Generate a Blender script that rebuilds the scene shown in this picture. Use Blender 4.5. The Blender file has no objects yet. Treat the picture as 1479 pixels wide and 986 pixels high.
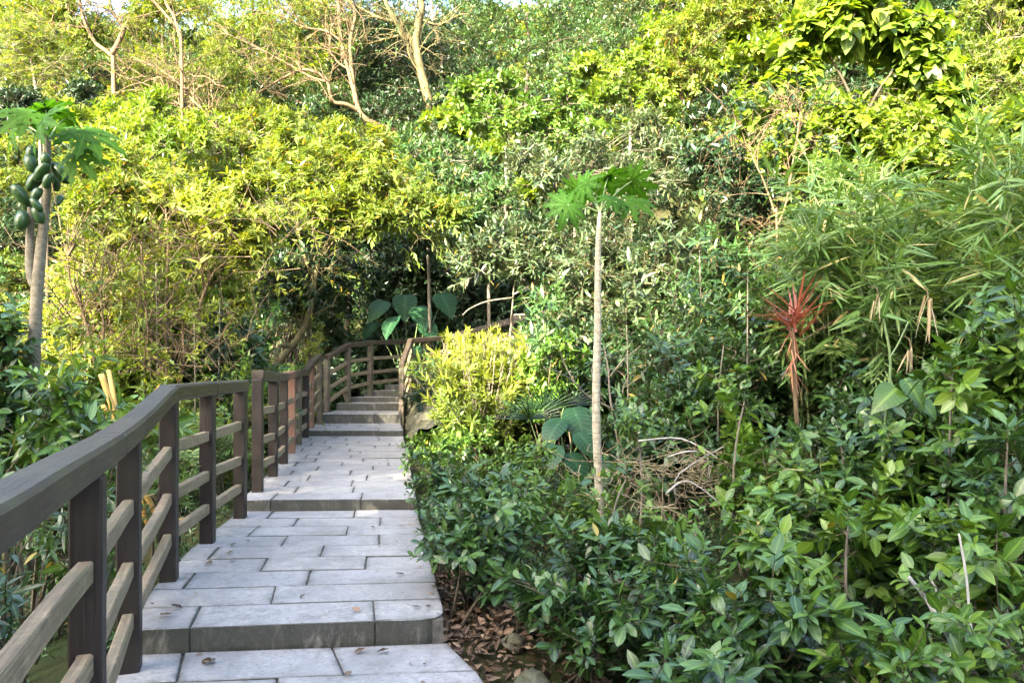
import bpy, math, random
import numpy as np
from mathutils import Vector, Matrix

# ------------------------------------------------------------------ basics
F, HY, CX, ZC = 1068.0, 527.0, 739.5, 1.474      # lens in photo pixels, horizon row, centre column, eye height
rng = np.random.default_rng(7)
random.seed(7)
scn = bpy.context.scene
COL = scn.collection
UP = np.array([0., 0., 1.])


def W(px, py, Y):
    return np.array([(px - CX) / F * Y, Y, ZC - (py - HY) / F * Y])


def nrm(a):
    return a / np.maximum(np.linalg.norm(a, axis=-1, keepdims=True), 1e-9)


def tag(o, label=None, cat=None, group=None, kind=None):
    if label: o['label'] = label
    if cat: o['category'] = cat
    if group: o['group'] = group
    if kind: o['kind'] = kind
    return o


def empty(name, loc, label=None, cat=None, group=None):
    o = bpy.data.objects.new(name, None)
    COL.objects.link(o)
    o.location = [float(c) for c in loc]
    o.empty_display_size = .1
    return tag(o, label, cat, group)


# ------------------------------------------------------------------ materials
class NT:
    def __init__(s, name):
        s.m = bpy.data.materials.new(name); s.m.use_nodes = True
        s.t = s.m.node_tree; s.t.nodes.clear()
        s.out = s.n('ShaderNodeOutputMaterial')

    def n(s, typ, **kw):
        nd = s.t.nodes.new(typ)
        for k, v in kw.items(): setattr(nd, k, v)
        return nd

    def l(s, a, b): s.t.links.new(a, b)

    def noise(s, vec, scale, detail=4, rough=.6, dist=0):
        nd = s.n('ShaderNodeTexNoise')
        nd.inputs['Scale'].default_value = scale; nd.inputs['Detail'].default_value = detail
        nd.inputs['Roughness'].default_value = rough; nd.inputs['Distortion'].default_value = dist
        if vec is not None: s.l(vec, nd.inputs['Vector'])
        return nd.outputs['Fac']

    def ramp(s, fac, stops):
        nd = s.n('ShaderNodeValToRGB'); cr = nd.color_ramp
        while len(cr.elements) < len(stops): cr.elements.new(.5)
        for e, (p, c) in zip(cr.elements, stops):
            e.position = p; e.color = (*c, 1) if len(c) == 3 else c
        s.l(fac, nd.inputs['Fac'])
        return nd.outputs['Color']

    def mix(s, fac, a, b, mode='MIX'):
        nd = s.n('ShaderNodeMix', data_type='RGBA', blend_type=mode)
        for sock, v in ((nd.inputs[0], fac), (nd.inputs[6], a), (nd.inputs[7], b)):
            if hasattr(v, 'node'): s.l(v, sock)
            elif isinstance(v, (int, float)): sock.default_value = v
            else: sock.default_value = (*v, 1)
        return nd.outputs[2]

    def math(s, op, a, b=0.):
        nd = s.n('ShaderNodeMath', operation=op)
        for sock, v in ((nd.inputs[0], a), (nd.inputs[1], b)):
            if hasattr(v, 'node'): s.l(v, sock)
            else: sock.default_value = v
        return nd.outputs[0]

    def attr(s, name, out='Fac'):
        nd = s.n('ShaderNodeAttribute', attribute_name=name)
        return nd.outputs[out]

    def pos(s): return s.n('ShaderNodeNewGeometry').outputs['Position']

    def bump(s, h, strength=.4, dist=.01):
        nd = s.n('ShaderNodeBump')
        nd.inputs['Strength'].default_value = strength; nd.inputs['Distance'].default_value = dist
        s.l(h, nd.inputs['Height'])
        return nd.outputs['Normal']

    def bsdf(s, col, rough=.6, spec=.5, normal=None):
        p = s.n('ShaderNodeBsdfPrincipled')
        for sock, v in ((p.inputs['Base Color'], col), (p.inputs['Roughness'], rough)):
            if hasattr(v, 'node'): s.l(v, sock)
            elif isinstance(v, (int, float)): sock.default_value = v
            else: sock.default_value = (*v, 1)
        p.inputs['Specular IOR Level'].default_value = spec
        if normal is not None: s.l(normal, p.inputs['Normal'])
        return p.outputs[0]

    def finish(s, sh):
        s.l(sh, s.out.inputs['Surface']); return s.m


def leafmat(name, cols, trans=.4, rough=.42, spec=.5, tint=(1.25, 1.1, .5), odd=None, veins=.25):
    """cols: ramp over the per-leaf random value; odd: colour of a few old leaves"""
    t = NT(name)
    k = len(cols)
    pos_ = {2: (.1, .9), 3: (.12, .55, .95)}[k]  # wide tone range puts dark gaps and bright highlights into leaf colour
    stops = list(zip(pos_, cols))
    lv = t.attr('lv')
    c = t.ramp(lv, stops)
    ns = t.noise(t.pos(), 1.3, 3)
    c = t.mix(t.math('MULTIPLY', ns, .55), c, tuple(v * .62 for v in cols[0]))
    if odd:
        l2 = t.attr('lw')
        c = t.mix(t.math('GREATER_THAN', l2, 1 - odd[0]), c, odd[1])
    mid = t.attr('mid'); rim = t.math('SUBTRACT', 1., mid)
    side = t.math('PINGPONG', t.math('SUBTRACT', t.math('MULTIPLY', t.attr('lx'), 7.), t.math('MULTIPLY', rim, 1.5)), .5)
    rib = t.math('MAXIMUM', t.math('POWER', mid, 9.), t.math('MULTIPLY', t.math('LESS_THAN', side, .07), veins))
    c = t.mix(t.math('MULTIPLY', rib, .5), c, tuple(min(1, v * 1.5 + .03) for v in cols[-1]))
    blot = t.noise(t.pos(), 60, 3, .7)
    c = t.mix(t.ramp(blot, [(.62, (0, 0, 0)), (.72, (.55, .55, .55))]), c, tuple(v * .5 + .012 for v in cols[1 if k > 1 else 0]))
    pr = t.bsdf(c, rough, spec)
    tr = t.n('ShaderNodeBsdfTranslucent')
    t.l(t.mix(1., c, tint, 'MULTIPLY'), tr.inputs['Color'])
    ms = t.n('ShaderNodeMixShader'); ms.inputs[0].default_value = trans
    t.l(pr, ms.inputs[1]); t.l(tr.outputs[0], ms.inputs[2])
    return t.finish(ms.outputs[0])


def barkmat(name, a, b, scale=9., rough=.85):
    t = NT(name)
    p = t.pos()
    mp = t.n('ShaderNodeMapping'); mp.inputs['Scale'].default_value = (1, 1, .35); t.l(p, mp.inputs['Vector'])
    n1 = t.noise(mp.outputs[0], scale, 6, .7, .4)
    n2 = t.noise(p, scale * .22, 3)
    c = t.ramp(n1, [(.3, a), (.7, b)])
    c = t.mix(t.math('MULTIPLY', n2, .5), c, tuple(v * .5 for v in a))
    return t.finish(t.bsdf(c, rough, .25, t.bump(n1, .5, .01)))


def papayabark(k=1., name='papaya_bark'):
    t = NT(name)
    p = t.pos()
    n1 = t.noise(p, 30, 4)
    sx = t.n('ShaderNodeSeparateXYZ'); t.l(p, sx.inputs[0])
    ring = t.math('PINGPONG', t.math('ADD', sx.outputs['Z'], t.math('MULTIPLY', t.noise(p, 6, 2), .06)), .045)
    c = t.ramp(n1, [(.25, (.15*k, .13*k, .085*k)), (.7, (.40*k, .37*k, .28*k))])
    c = t.mix(t.math('MULTIPLY', t.math('LESS_THAN', ring, .007), t.math('MULTIPLY', n1, .75)), c, (.09, .075, .045))
    return t.finish(t.bsdf(c, .8, .25, t.bump(ring, .5, .02)))


def woodmat(name, dark, light, moss=(.09, .10, .04), mossamt=.3, rough=.6, spec=.35, scale=1.):
    t = NT(name)
    g = t.attr('gc', 'Vector')
    mp = t.n('ShaderNodeMapping'); mp.inputs['Scale'].default_value = (1.2, 22, 22); t.l(g, mp.inputs['Vector'])
    n1 = t.noise(mp.outputs[0], 3.2 * scale, 6, .72, .6)
    mp2 = t.n('ShaderNodeMapping'); mp2.inputs['Scale'].default_value = (.7, 60, 60); t.l(g, mp2.inputs['Vector'])
    n2 = t.noise(mp2.outputs[0], 3, 3)
    c = t.ramp(n1, [(.28, dark), (.52, tuple((a + b) / 2 for a, b in zip(dark, light))), (.74, light)])
    c = t.mix(t.math('MULTIPLY', t.math('LESS_THAN', n2, .4), .45), c, tuple(v * .45 for v in dark))
    p = t.pos()
    n3 = t.noise(p, 5, 4)
    c = t.mix(t.math('MULTIPLY', t.ramp(n3, [(.48, (0, 0, 0)), (.62, (1, 1, 1))]), mossamt), c, moss)
    n4 = t.noise(p, 14, 5, .7)
    c = t.mix(t.math('MULTIPLY', t.ramp(n4, [(.52, (0, 0, 0)), (.7, (1, 1, 1))]), mossamt * .8), c, tuple(min(1, v * 1.5 + .02) for v in light))
    r = t.ramp(n1, [(.3, (rough - .12,) * 3), (.7, (rough + .15,) * 3)])
    return t.finish(t.bsdf(c, r, spec, t.bump(n1, .35, .006)))


def stonemat():
    t = NT('path_stone')
    p = t.pos(); lv = t.attr('lv')
    n1 = t.noise(p, 2.2, 5, .65, .3)
    n2 = t.noise(p, 26, 6, .75)
    n3 = t.noise(p, 160, 3, .8)
    c = t.ramp(n2, [(.3, (.13, .121, .108)), (.5, (.265, .25, .228)), (.7, (.40, .38, .345))])
    c = t.mix(t.math('MULTIPLY', lv, .75), c, (.22, .215, .215))
    c = t.mix(t.ramp(n1, [(.42, (0, 0, 0)), (.62, (.72, .72, .72))]), c, (.115, .11, .098))
    c = t.mix(t.math('MULTIPLY', n3, .35), c, (.5, .5, .52))
    # upright risers and rims: their shade put into the colour, plus grime and algae
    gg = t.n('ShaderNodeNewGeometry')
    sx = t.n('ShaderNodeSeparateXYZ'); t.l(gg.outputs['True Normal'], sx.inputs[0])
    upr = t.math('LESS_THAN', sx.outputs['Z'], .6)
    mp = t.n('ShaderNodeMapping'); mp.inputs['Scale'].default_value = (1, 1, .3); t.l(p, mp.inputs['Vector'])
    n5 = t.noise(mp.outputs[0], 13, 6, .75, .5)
    dirt_shade = t.ramp(n5, [(.36, (.012, .012, .009)), (.52, (.03, .03, .022)), (.66, (.17, .16, .135))])
    c = t.mix(t.math('MULTIPLY', upr, .92), c, dirt_shade)
    n6 = t.noise(p, 5.5, 8, .85, .3)
    c = t.mix(t.ramp(n6, [(.5, (0, 0, 0)), (.64, (.6, .6, .6))]), c, (.12, .112, .096))
    n7 = t.noise(p, 38, 5, .85)
    c = t.mix(t.ramp(n7, [(.55, (0, 0, 0)), (.64, (.85, .85, .85))]), c, (.09, .085, .075))
    c = t.mix(t.ramp(n7, [(.32, (.35, .35, .35)), (.40, (0, 0, 0))]), c, (.48, .465, .43))
    edge = t.attr('lw')
    en = t.math('MULTIPLY', edge, t.ramp(t.noise(p, 11, 5, .7), [(.35, (.1, .1, .1)), (.65, (1, 1, 1))]))
    c = t.mix(t.math('MULTIPLY', en, .7), c, (.03, .032, .02))
    r = t.ramp(n2, [(.3, (.38,) * 3), (.8, (.62,) * 3)])
    h = t.math('ADD', n2, t.math('MULTIPLY', n3, .5))
    return t.finish(t.bsdf(c, r, .5, t.bump(h, .32, .006)))


def soilmat(name='soil', a=(.022, .02, .010), b=(.055, .05, .022), g=(.022, .04, .010)):
    t = NT(name)
    p = t.pos()
    n1 = t.noise(p, 5, 7, .7); n2 = t.noise(p, .7, 4)
    c = t.ramp(n1, [(.3, a), (.7, b)])
    c = t.mix(t.ramp(n2, [(.4, (0, 0, 0)), (.6, (.8, .8, .8))]), c, g)
    return t.finish(t.bsdf(c, .95, .1, t.bump(n1, .8, .08)))


def rockmat():
    t = NT('mossy_rock')
    p = t.pos()
    n1 = t.noise(p, 9, 7, .72, .5); n2 = t.noise(p, 3, 4)
    c = t.ramp(n1, [(.3, (.07, .065, .05)), (.5, (.12, .115, .075)), (.72, (.24, .225, .17))])
    c = t.mix(t.ramp(n2, [(.45, (0, 0, 0)), (.6, (.6, .6, .6))]), c, (.085, .095, .03))
    return t.finish(t.bsdf(c, .9, .2, t.bump(n1, .9, .03)))


def plain(name, a, b, rough=.7, spec=.3, scale=25):
    t = NT(name)
    n1 = t.noise(t.pos(), scale, 4)
    c = t.ramp(n1, [(.3, a), (.7, b)])
    return t.finish(t.bsdf(c, rough, spec, t.bump(n1, .3, .005)))


M = {}
M['stone'] = stonemat()
M['mortar'] = plain('mortar', (.05, .048, .04), (.13, .125, .11), .95, .1)
M['soil'] = soilmat()
M['rock'] = rockmat()
M['post'] = woodmat('dark_post_wood', (.008, .005, .0042), (.021, .013, .0105), mossamt=.06, rough=.5, spec=.4)
M['cap_dark'] = woodmat('dark_handrail_wood', (.014, .009, .007), (.036, .025, .02), mossamt=.1, rough=.42, spec=.45)
M['cap_grey'] = woodmat('weathered_handrail_wood', (.014, .0088, .0068), (.062, .045, .034), mossamt=.18, rough=.48, spec=.4)
M['rail'] = woodmat('weathered_rail_wood', (.06, .043, .028), (.29, .225, .14), mossamt=.35, rough=.6, spec=.35)
M['post_old'] = woodmat('weathered_post_wood', (.035, .026, .019), (.13, .105, .075), moss=(.11, .13, .045), mossamt=.4, rough=.65)
M['post_red'] = woodmat('reddish_post_wood', (.10, .05, .032), (.22, .12, .08), mossamt=.15, rough=.6)
M['bark'] = barkmat('grey_bark', (.10, .085, .06), (.30, .265, .2))
M['bark_tan'] = barkmat('tan_bark', (.05, .034, .017), (.2, .145, .08), 12)
M['bark_dark'] = barkmat('dark_bark', (.03, .024, .016), (.09, .075, .05))
M['bark_white'] = barkmat('bleached_wood', (.22, .2, .16), (.55, .52, .46), 20)
M['bark_yel'] = barkmat('mossy_bark', (.03, .03, .012), (.16, .135, .06), 8)
M['papbark'] = papayabark(); M['papbark_brown'] = papayabark(.5, 'brown_papaya_bark')
M['fruit'] = plain('papaya_skin', (.010, .036, .010), (.026, .075, .02), .38, .5, 8)
M['petiole'] = plain('petiole_green', (.09, .15, .05), (.16, .22, .08), .5, .4)
M['twig'] = barkmat('twig_bark', (.06, .048, .03), (.19, .155, .1), 30)
M['stake'] = barkmat('orange_stake_wood', (.42, .24, .06), (.62, .40, .13), 20)
M['straw'] = leafmat('dry_straw', [(.22, .16, .08), (.42, .35, .21), (.55, .48, .33)], .25, .7, .2, (1.1, .95, .6))

M['glossy'] = leafmat('glossy_shrub_leaf', [(.009, .032, .008), (.032, .084, .016), (.12, .22, .04)], .16, .32, .55, (1.3, 1.25, .4), (.003, (.30, .22, .03)))
M['glossylight'] = leafmat('light_shrub_leaf', [(.022, .065, .01), (.07, .16, .016), (.2, .31, .035)], .24, .34, .5, (1.3, 1.2, .4), (.005, (.36, .28, .04)))
M['mid'] = leafmat('mid_green_leaf', [(.011, .04, .011), (.036, .095, .022), (.11, .2, .045)], .24, .36, .5, (1.3, 1.2, .4), (.03, (.3, .23, .06)))
M['greyleaf'] = leafmat('grey_green_leaf', [(.012, .03, .010), (.042, .075, .026), (.13, .175, .07)], .24, .34, .55, (1.2, 1.15, .5), (.03, (.32, .25, .10)))
M['dark'] = leafmat('dark_leaf', [(.005, .018, .006), (.013, .038, .012), (.034, .08, .02)], .18, .4, .45, (1.3, 1.2, .4))  # kept very dark so leaf colour adds shade in tunnel, hollow and gaps
M['yellow'] = leafmat('yellow_green_leaf', [(.035, .08, .01), (.115, .18, .02), (.25, .30, .045)], .45, .45, .4, (1.3, 1.15, .35), (.03, (.42, .26, .03)))
M['lime'] = leafmat('lime_leaf', [(.04, .10, .01), (.12, .2, .016), (.26, .32, .035)], .45, .4, .45, (1.25, 1.15, .35))
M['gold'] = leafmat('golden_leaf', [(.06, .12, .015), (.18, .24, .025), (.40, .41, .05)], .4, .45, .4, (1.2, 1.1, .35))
M['bamboo'] = leafmat('bamboo_leaf', [(.05, .115, .022), (.125, .24, .05), (.27, .38, .12)], .4, .42, .45, (1.25, 1.15, .4), (.04, (.4, .32, .15)))
M['pap'] = leafmat('papaya_leaf', [(.028, .10, .006), (.06, .155, .009)], .5, .6, .18, (1.3, 1.2, .35))
M['ear'] = leafmat('elephant_ear_leaf', [(.010, .05, .02), (.024, .085, .03)], .35, .5, .35, (1.4, 1.25, .3), None, .9)
M['red'] = leafmat('red_leaf', [(.12, .03, .018), (.32, .075, .035), (.46, .2, .11)], .3, .4, .5, (1.3, .8, .6))
M['rust'] = leafmat('rust_leaf', [(.30, .11, .05), (.42, .2, .1), (.5, .32, .2)], .25, .6, .3, (1.2, .9, .6))
M['litter'] = leafmat('litter_leaf', [(.03, .018, .012), (.11, .065, .035), (.36, .25, .16)], .1, .7, .3, (1.1, .9, .6))


# ------------------------------------------------------------------ hard-surface builder
class MB:
    def __init__(s):
        s.v, s.f, s.mi, s.gc, s.lv, s.lw = [], [], [], [], [], []

    def add(s, vs, fs, mi=0, gc=None, lv=0., lw=None):
        b = len(s.v)
        s.v += [tuple(float(c) for c in v) for v in vs]
        s.f += [tuple(b + i for i in f) for f in fs]
        s.mi += [mi] * len(fs)
        s.gc += list(gc) if gc is not None else [(0, 0, 0)] * len(vs)
        s.lv += [lv] * len(vs)
        s.lw += list(lw) if lw is not None else [0.] * len(vs)

    def beam(s, a, b, w, h, ch=.008, up=UP, mi=0, endcut=None):
        """chamfered timber from a to b: w across, h along 'up'; (a, b on its axis)"""
        a, b = np.array(a, float), np.array(b, float)
        d = b - a; ln = np.linalg.norm(d); d = d / ln
        r = nrm(np.cross(d, up)); u = np.cross(r, d)
        sec = [(-w/2+ch, -h/2), (w/2-ch, -h/2), (w/2, -h/2+ch), (w/2, h/2-ch), (w/2-ch, h/2), (-w/2+ch, h/2), (-w/2, h/2-ch), (-w/2, -h/2+ch)]
        k = random.random() * 50
        nseg = max(1, int(ln / .25))
        vs, gc = [], []
        stations = [(0, 1 - ch / max(w, h)), (ch, 1)] + [(ln * i / nseg, 1) for i in range(1, nseg)] + [(ln - ch, 1), (ln, 1 - ch / max(w, h))]
        for t, sc in stations:
            jx, jy = random.gauss(0, .0012), random.gauss(0, .0012)
            for x, y in sec:
                vs.append(a + d * t + r * (x * sc + jx) + u * (y * sc + jy)); gc.append((t + k, x + k, y + k * .7))
        fs = []
        for i in range(len(stations) - 1):
            for j in range(8):
                fs.append((i*8+j, i*8+(j+1) % 8, (i+1)*8+(j+1) % 8, (i+1)*8+j))
        fs.append(tuple(range(7, -1, -1))); e = (len(stations) - 1) * 8
        fs.append(tuple(range(e, e + 8)))
        s.add(vs, fs, mi, gc)

    def tube(s, pts, rad, sides=8, sub=4, mi=0, wob=.08, cap=True):
        P = np.array(pts, float); R = np.array(rad, float)
        if len(P) > 2:
            Q, S = [], []
            for i in range(len(P) - 1):
                p0, p1, p2, p3 = P[max(i-1, 0)], P[i], P[i+1], P[min(i+2, len(P)-1)]
                for j in range(sub):
                    t = j / sub
                    Q.append(.5*((2*p1)+(-p0+p2)*t+(2*p0-5*p1+4*p2-p3)*t*t+(-p0+3*p1-3*p2+p3)*t**3))
                    S.append(R[i]*(1-t)+R[i+1]*t)
            Q.append(P[-1]); S.append(R[-1]); P, R = np.array(Q), np.array(S)
        T = nrm(np.gradient(P, axis=0))
        ref = np.array([.3, .9, .1]); vs, fs = [], []
        U = nrm(np.cross(T, ref)); V = np.cross(T, U)
        for i in range(len(P)):
            for j in range(sides):
                a = 2*math.pi*j/sides
                r = R[i]*(1+random.uniform(-wob, wob))
                vs.append(P[i]+r*(math.cos(a)*U[i]+math.sin(a)*V[i]))
        for i in range(len(P)-1):
            for j in range(sides):
                fs.append((i*sides+j, i*sides+(j+1) % sides, (i+1)*sides+(j+1) % sides, (i+1)*sides+j))
        if cap:
            fs.append(tuple(range(sides-1, -1, -1))); e = (len(P)-1)*sides; fs.append(tuple(range(e, e+sides)))
        s.add(vs, fs, mi)

    def build(s, name, mats, parent=None, smooth=False):
        me = bpy.data.meshes.new(name)
        off = np.array(parent.location) if parent is not None else np.zeros(3)
        v = np.array(s.v) - off
        me.from_pydata([tuple(x) for x in v], [], s.f)
        for m in (mats if isinstance(mats, (list, tuple)) else [mats]): me.materials.append(m)
        me.polygons.foreach_set('material_index', np.array(s.mi, dtype=np.int32))
        if smooth: me.polygons.foreach_set('use_smooth', np.ones(len(s.f), dtype=bool))
        a = me.attributes.new('gc', 'FLOAT_VECTOR', 'POINT'); a.data.foreach_set('vector', np.array(s.gc, dtype=np.float32).ravel())
        a = me.attributes.new('lv', 'FLOAT', 'POINT'); a.data.foreach_set('value', np.array(s.lv, dtype=np.float32))
        a = me.attributes.new('lw', 'FLOAT', 'POINT'); a.data.foreach_set('value', np.array(s.lw, dtype=np.float32))
        me.update()
        o = bpy.data.objects.new(name, me); COL.objects.link(o)
        if parent is not None: o.parent = parent
        return o


# ------------------------------------------------------------------ foliage builder (vectorised)
def tmpl_lo(fold=.18, curl=.12, wide=.38):
    v = np.array([(0, 0, 0), (wide, -.5, fold), (.74, -.36, fold*.7-curl*.5), (1, 0, -curl), (.74, .36, fold*.7-curl*.5), (wide, .5, fold)])
    return v, np.array([(0, 1, 2, 3), (0, 3, 4, 5)]), np.array([1, 0, 0, 1, 0, 0.])


def tmpl_hi(prof=((.02, .06), (.28, .44), (.55, .5), (.8, .3), (1, .03)), fold=.2, curl=.25, wave=.0):
    v, mid = [], []
    for i, (x, h) in enumerate(prof):
        z = -curl*x*x
        wv = wave*(1 if i % 2 else -1)
        v += [(x, -h, z+fold*h+wv), (x, 0, z), (x, h, z+fold*h-wv)]; mid += [0, 1, 0]
    f = []
    for i in range(len(prof)-1):
        b = i*3
        f += [(b, b+3, b+4, b+1), (b+1, b+4, b+5, b+2)]
    return np.array(v, float), np.array(f), np.array(mid, float)


T_LO = tmpl_lo()
T_LANCE_LO = tmpl_lo(.1, .25, .3)
T_OV = tmpl_hi()
T_OBOV = tmpl_hi(((.02, .05), (.3, .3), (.6, .5), (.85, .38), (1, .05)), .25, .22)
T_LANCE = tmpl_hi(((.0, .08), (.18, .42), (.45, .5), (.75, .3), (1, .02)), .25, .4)
T_STRAP = tmpl_hi(((.0, .35), (.25, .5), (.5, .5), (.75, .36), (1, .03)), .35, .45)
T_HEART = tmpl_hi(((-.16, .26), (.0, .5), (.25, .55), (.6, .36), (1, .02)), .12, .3)
T_BLADE = tmpl_hi(((0, .5), (.35, .5), (.7, .36), (1, .03)), .3, .6)


class Fol:
    def __init__(s):
        s.V, s.Q, s.MI, s.LV, s.LW, s.MID, s.SM, s.LX = [], [], [], [], [], [], [], []
        s.n = 0

    def leaves(s, P, D, N, L, w, tm, mi=0, lv=None):
        tv, tf, tmid = tm
        P, D, N, L = np.asarray(P, float), nrm(np.asarray(D, float)), np.asarray(N, float), np.asarray(L, float)
        N = nrm(N - (N*D).sum(-1, keepdims=True)*D)
        B = np.cross(N, D)
        m = len(P)
        w = np.broadcast_to(np.asarray(w, float), (m,))
        if lv is None: lv = rng.random(m)
        V = P[:, None, :] + L[:, None, None]*(tv[None, :, 0, None]*D[:, None, :] + (tv[None, :, 1]*w[:, None])[..., None]*B[:, None, :] + (tv[None, :, 2]*w[:, None])[..., None]*N[:, None, :])
        nv = tv.shape[0]
        Q = (np.arange(m)*nv)[:, None, None] + tf[None] + s.n
        s.V.append(V.reshape(-1, 3)); s.Q.append(Q.reshape(-1, 4)); s.n += m*nv
        s.MI.append(np.full(m*len(tf), mi)); s.SM.append(np.full(m*len(tf), nv > 6))
        s.LV.append(np.repeat(lv, nv)); s.LW.append(np.repeat(rng.random(m), nv)); s.MID.append(np.tile(tmid, m)); s.LX.append(np.tile(tv[:, 0], m))

    def twigs(s, A, B, r0, r1, mi=1):
        """straight thin 3-sided twigs"""
        A, B = np.asarray(A, float), np.asarray(B, float); m = len(A)
        d = nrm(B-A); U = nrm(np.cross(d, np.array([.31, .52, .79]))); Vv = np.cross(d, U)
        r0 = np.broadcast_to(np.asarray(r0, float), (m,)); r1 = np.broadcast_to(np.asarray(r1, float), (m,))
        an = np.array([0, 2.0944, 4.1888])
        off = np.cos(an)[None, :, None]*U[:, None] + np.sin(an)[None, :, None]*Vv[:, None]
        V = np.concatenate([A[:, None]+off*r0[:, None, None], B[:, None]+off*r1[:, None, None]], 1)
        tf = np.array([(0, 1, 4, 3), (1, 2, 5, 4), (2, 0, 3, 5)])
        Q = (np.arange(m)*6)[:, None, None]+tf[None]+s.n
        s.V.append(V.reshape(-1, 3)); s.Q.append(Q.reshape(-1, 4)); s.n += m*6
        s.MI.append(np.full(m*3, mi)); s.SM.append(np.full(m*3, True))
        s.LV.append(np.full(m*6, .5)); s.LW.append(np.zeros(m*6)); s.MID.append(np.zeros(m*6)); s.LX.append(np.zeros(m*6))

    def limbs(s, A, B, r0, r1, sag=.2, seg=4, mi=1):
        """curved limbs from A to B (start direction pulled upward)"""
        A, B = np.asarray(A, float), np.asarray(B, float); m = len(A)
        ln = np.linalg.norm(B-A, axis=1, keepdims=True)
        C = (A+B)/2 + rng.normal(0, .5, (m, 3))*ln*sag*.6 + UP*ln*sag*.5
        prev = A; rp = np.broadcast_to(np.asarray(r0, float), (m,))
        for i in range(1, seg+1):
            t = i/seg
            cur = (1-t)**2*A+2*t*(1-t)*C+t*t*B
            rc = np.asarray(r0)*(1-t)+np.asarray(r1)*t
            s.twigs(prev, cur, rp, rc, mi); prev = cur; rp = rc

    def sprigs(s, S, A, sp, mi=0, tmi=1, lvbase=None):
        S = np.asarray(S, float); A = nrm(np.asarray(A, float)); m = len(S); k = sp['k']
        ref = np.where(np.abs(A[:, 2:3]) > .95, np.array([[1., 0, 0]]), UP[None])
        U = nrm(np.cross(A, ref)); Vv = np.cross(U, A)
        arr = sp.get('arr', 'spiral')
        j = np.arange(k)
        t = np.linspace(sp.get('t0', .2), 1, k)
        if arr == 'pair': t = np.repeat(np.linspace(sp.get('t0', .2), 1, (k+1)//2), 2)[:k]
        if arr == 'spiral': phi = j*2.4
        elif arr == 'pair': phi = (j//2)*1.5708 + (j % 2)*math.pi
        else: phi = (j % 2)*math.pi
        ph = phi[None]+(rng.random((m, 1))*6.283 if arr != 'flat' else rng.normal(0, .35, (m, 1)))+rng.normal(0, .25, (m, k))
        e = np.radians(sp['e0']+(sp['e1']-sp['e0'])*t)[None]+rng.normal(0, .2, (m, k))
        ax = sp['ax']*(.7+.6*rng.random((m, 1)))
        tt = t[None]+rng.normal(0, .04, (m, k))
        P = S[:, None]+(ax*tt)[..., None]*A[:, None]-UP*((ax*tt**2)*sp.get('axd', .15))[..., None]
        D = np.cos(e)[..., None]*A[:, None]+np.sin(e)[..., None]*(np.cos(ph)[..., None]*U[:, None]+np.sin(ph)[..., None]*Vv[:, None])
        D = D-UP*sp.get('droop', .2)
        N = A[:, None]*.8+UP*sp.get('upn', .7)+rng.normal(0, .25, (m, k, 3))
        L = sp['L']*(1-sp.get('tipsmall', .25)*(t[None]**2))*(.5+.8*rng.random((m, k)))*(.75+.5*rng.random((m, 1)))
        lvb = rng.random((m, 1)) if lvbase is None else lvbase[:, None]
        lv = np.clip(lvb*.6+rng.random((m, k))*.4+sp.get('tipl', .15)*(t[None]-.6), 0, 1)  # lighter tip leaves, darker base leaves: gap shade deepened in the tone
        s.leaves(P.reshape(-1, 3), D.reshape(-1, 3), N.reshape(-1, 3), L.ravel(), sp['w'], sp['tm'], mi, lv.ravel())
        if sp.get('tw', 0) > 0:
            tip = S+ax*A-UP*ax*sp.get('axd', .15)
            s.twigs(S-ax*A*.25, tip, sp['tw'], sp['tw']*.5, tmi)

    def build(s, name, mats, parent=None):
        V = np.concatenate(s.V); Q = np.concatenate(s.Q).astype(np.int32)
        if parent is not None: V = V-np.array(parent.location)
        me = bpy.data.meshes.new(name)
        me.vertices.add(len(V)); me.vertices.foreach_set('co', V.astype(np.float32).ravel())
        nq = len(Q)
        me.loops.add(nq*4); me.loops.foreach_set('vertex_index', Q.ravel())
        me.polygons.add(nq)
        me.polygons.foreach_set('loop_start', np.arange(0, nq*4, 4, dtype=np.int32))
        me.polygons.foreach_set('material_index', np.concatenate(s.MI).astype(np.int32))
        me.polygons.foreach_set('use_smooth', np.concatenate(s.SM).astype(bool))
        for m in (mats if isinstance(mats, (list, tuple)) else [mats]): me.materials.append(m)
        for nm, dat in (('lv', s.LV), ('lw', s.LW), ('mid', s.MID), ('lx', s.LX)):
            a = me.attributes.new(nm, 'FLOAT', 'POINT'); a.data.foreach_set('value', np.concatenate(dat).astype(np.float32))
        me.update(calc_edges=True)
        o = bpy.data.objects.new(name, me); COL.objects.link(o)
        if parent is not None: o.parent = parent
        return o


def dirs(n, zmin=-.35, front=.25):
    d = nrm(rng.normal(0, 1, (n*4, 3)))
    d = d[(d[:, 2] > zmin)]
    return d[:n]


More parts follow.
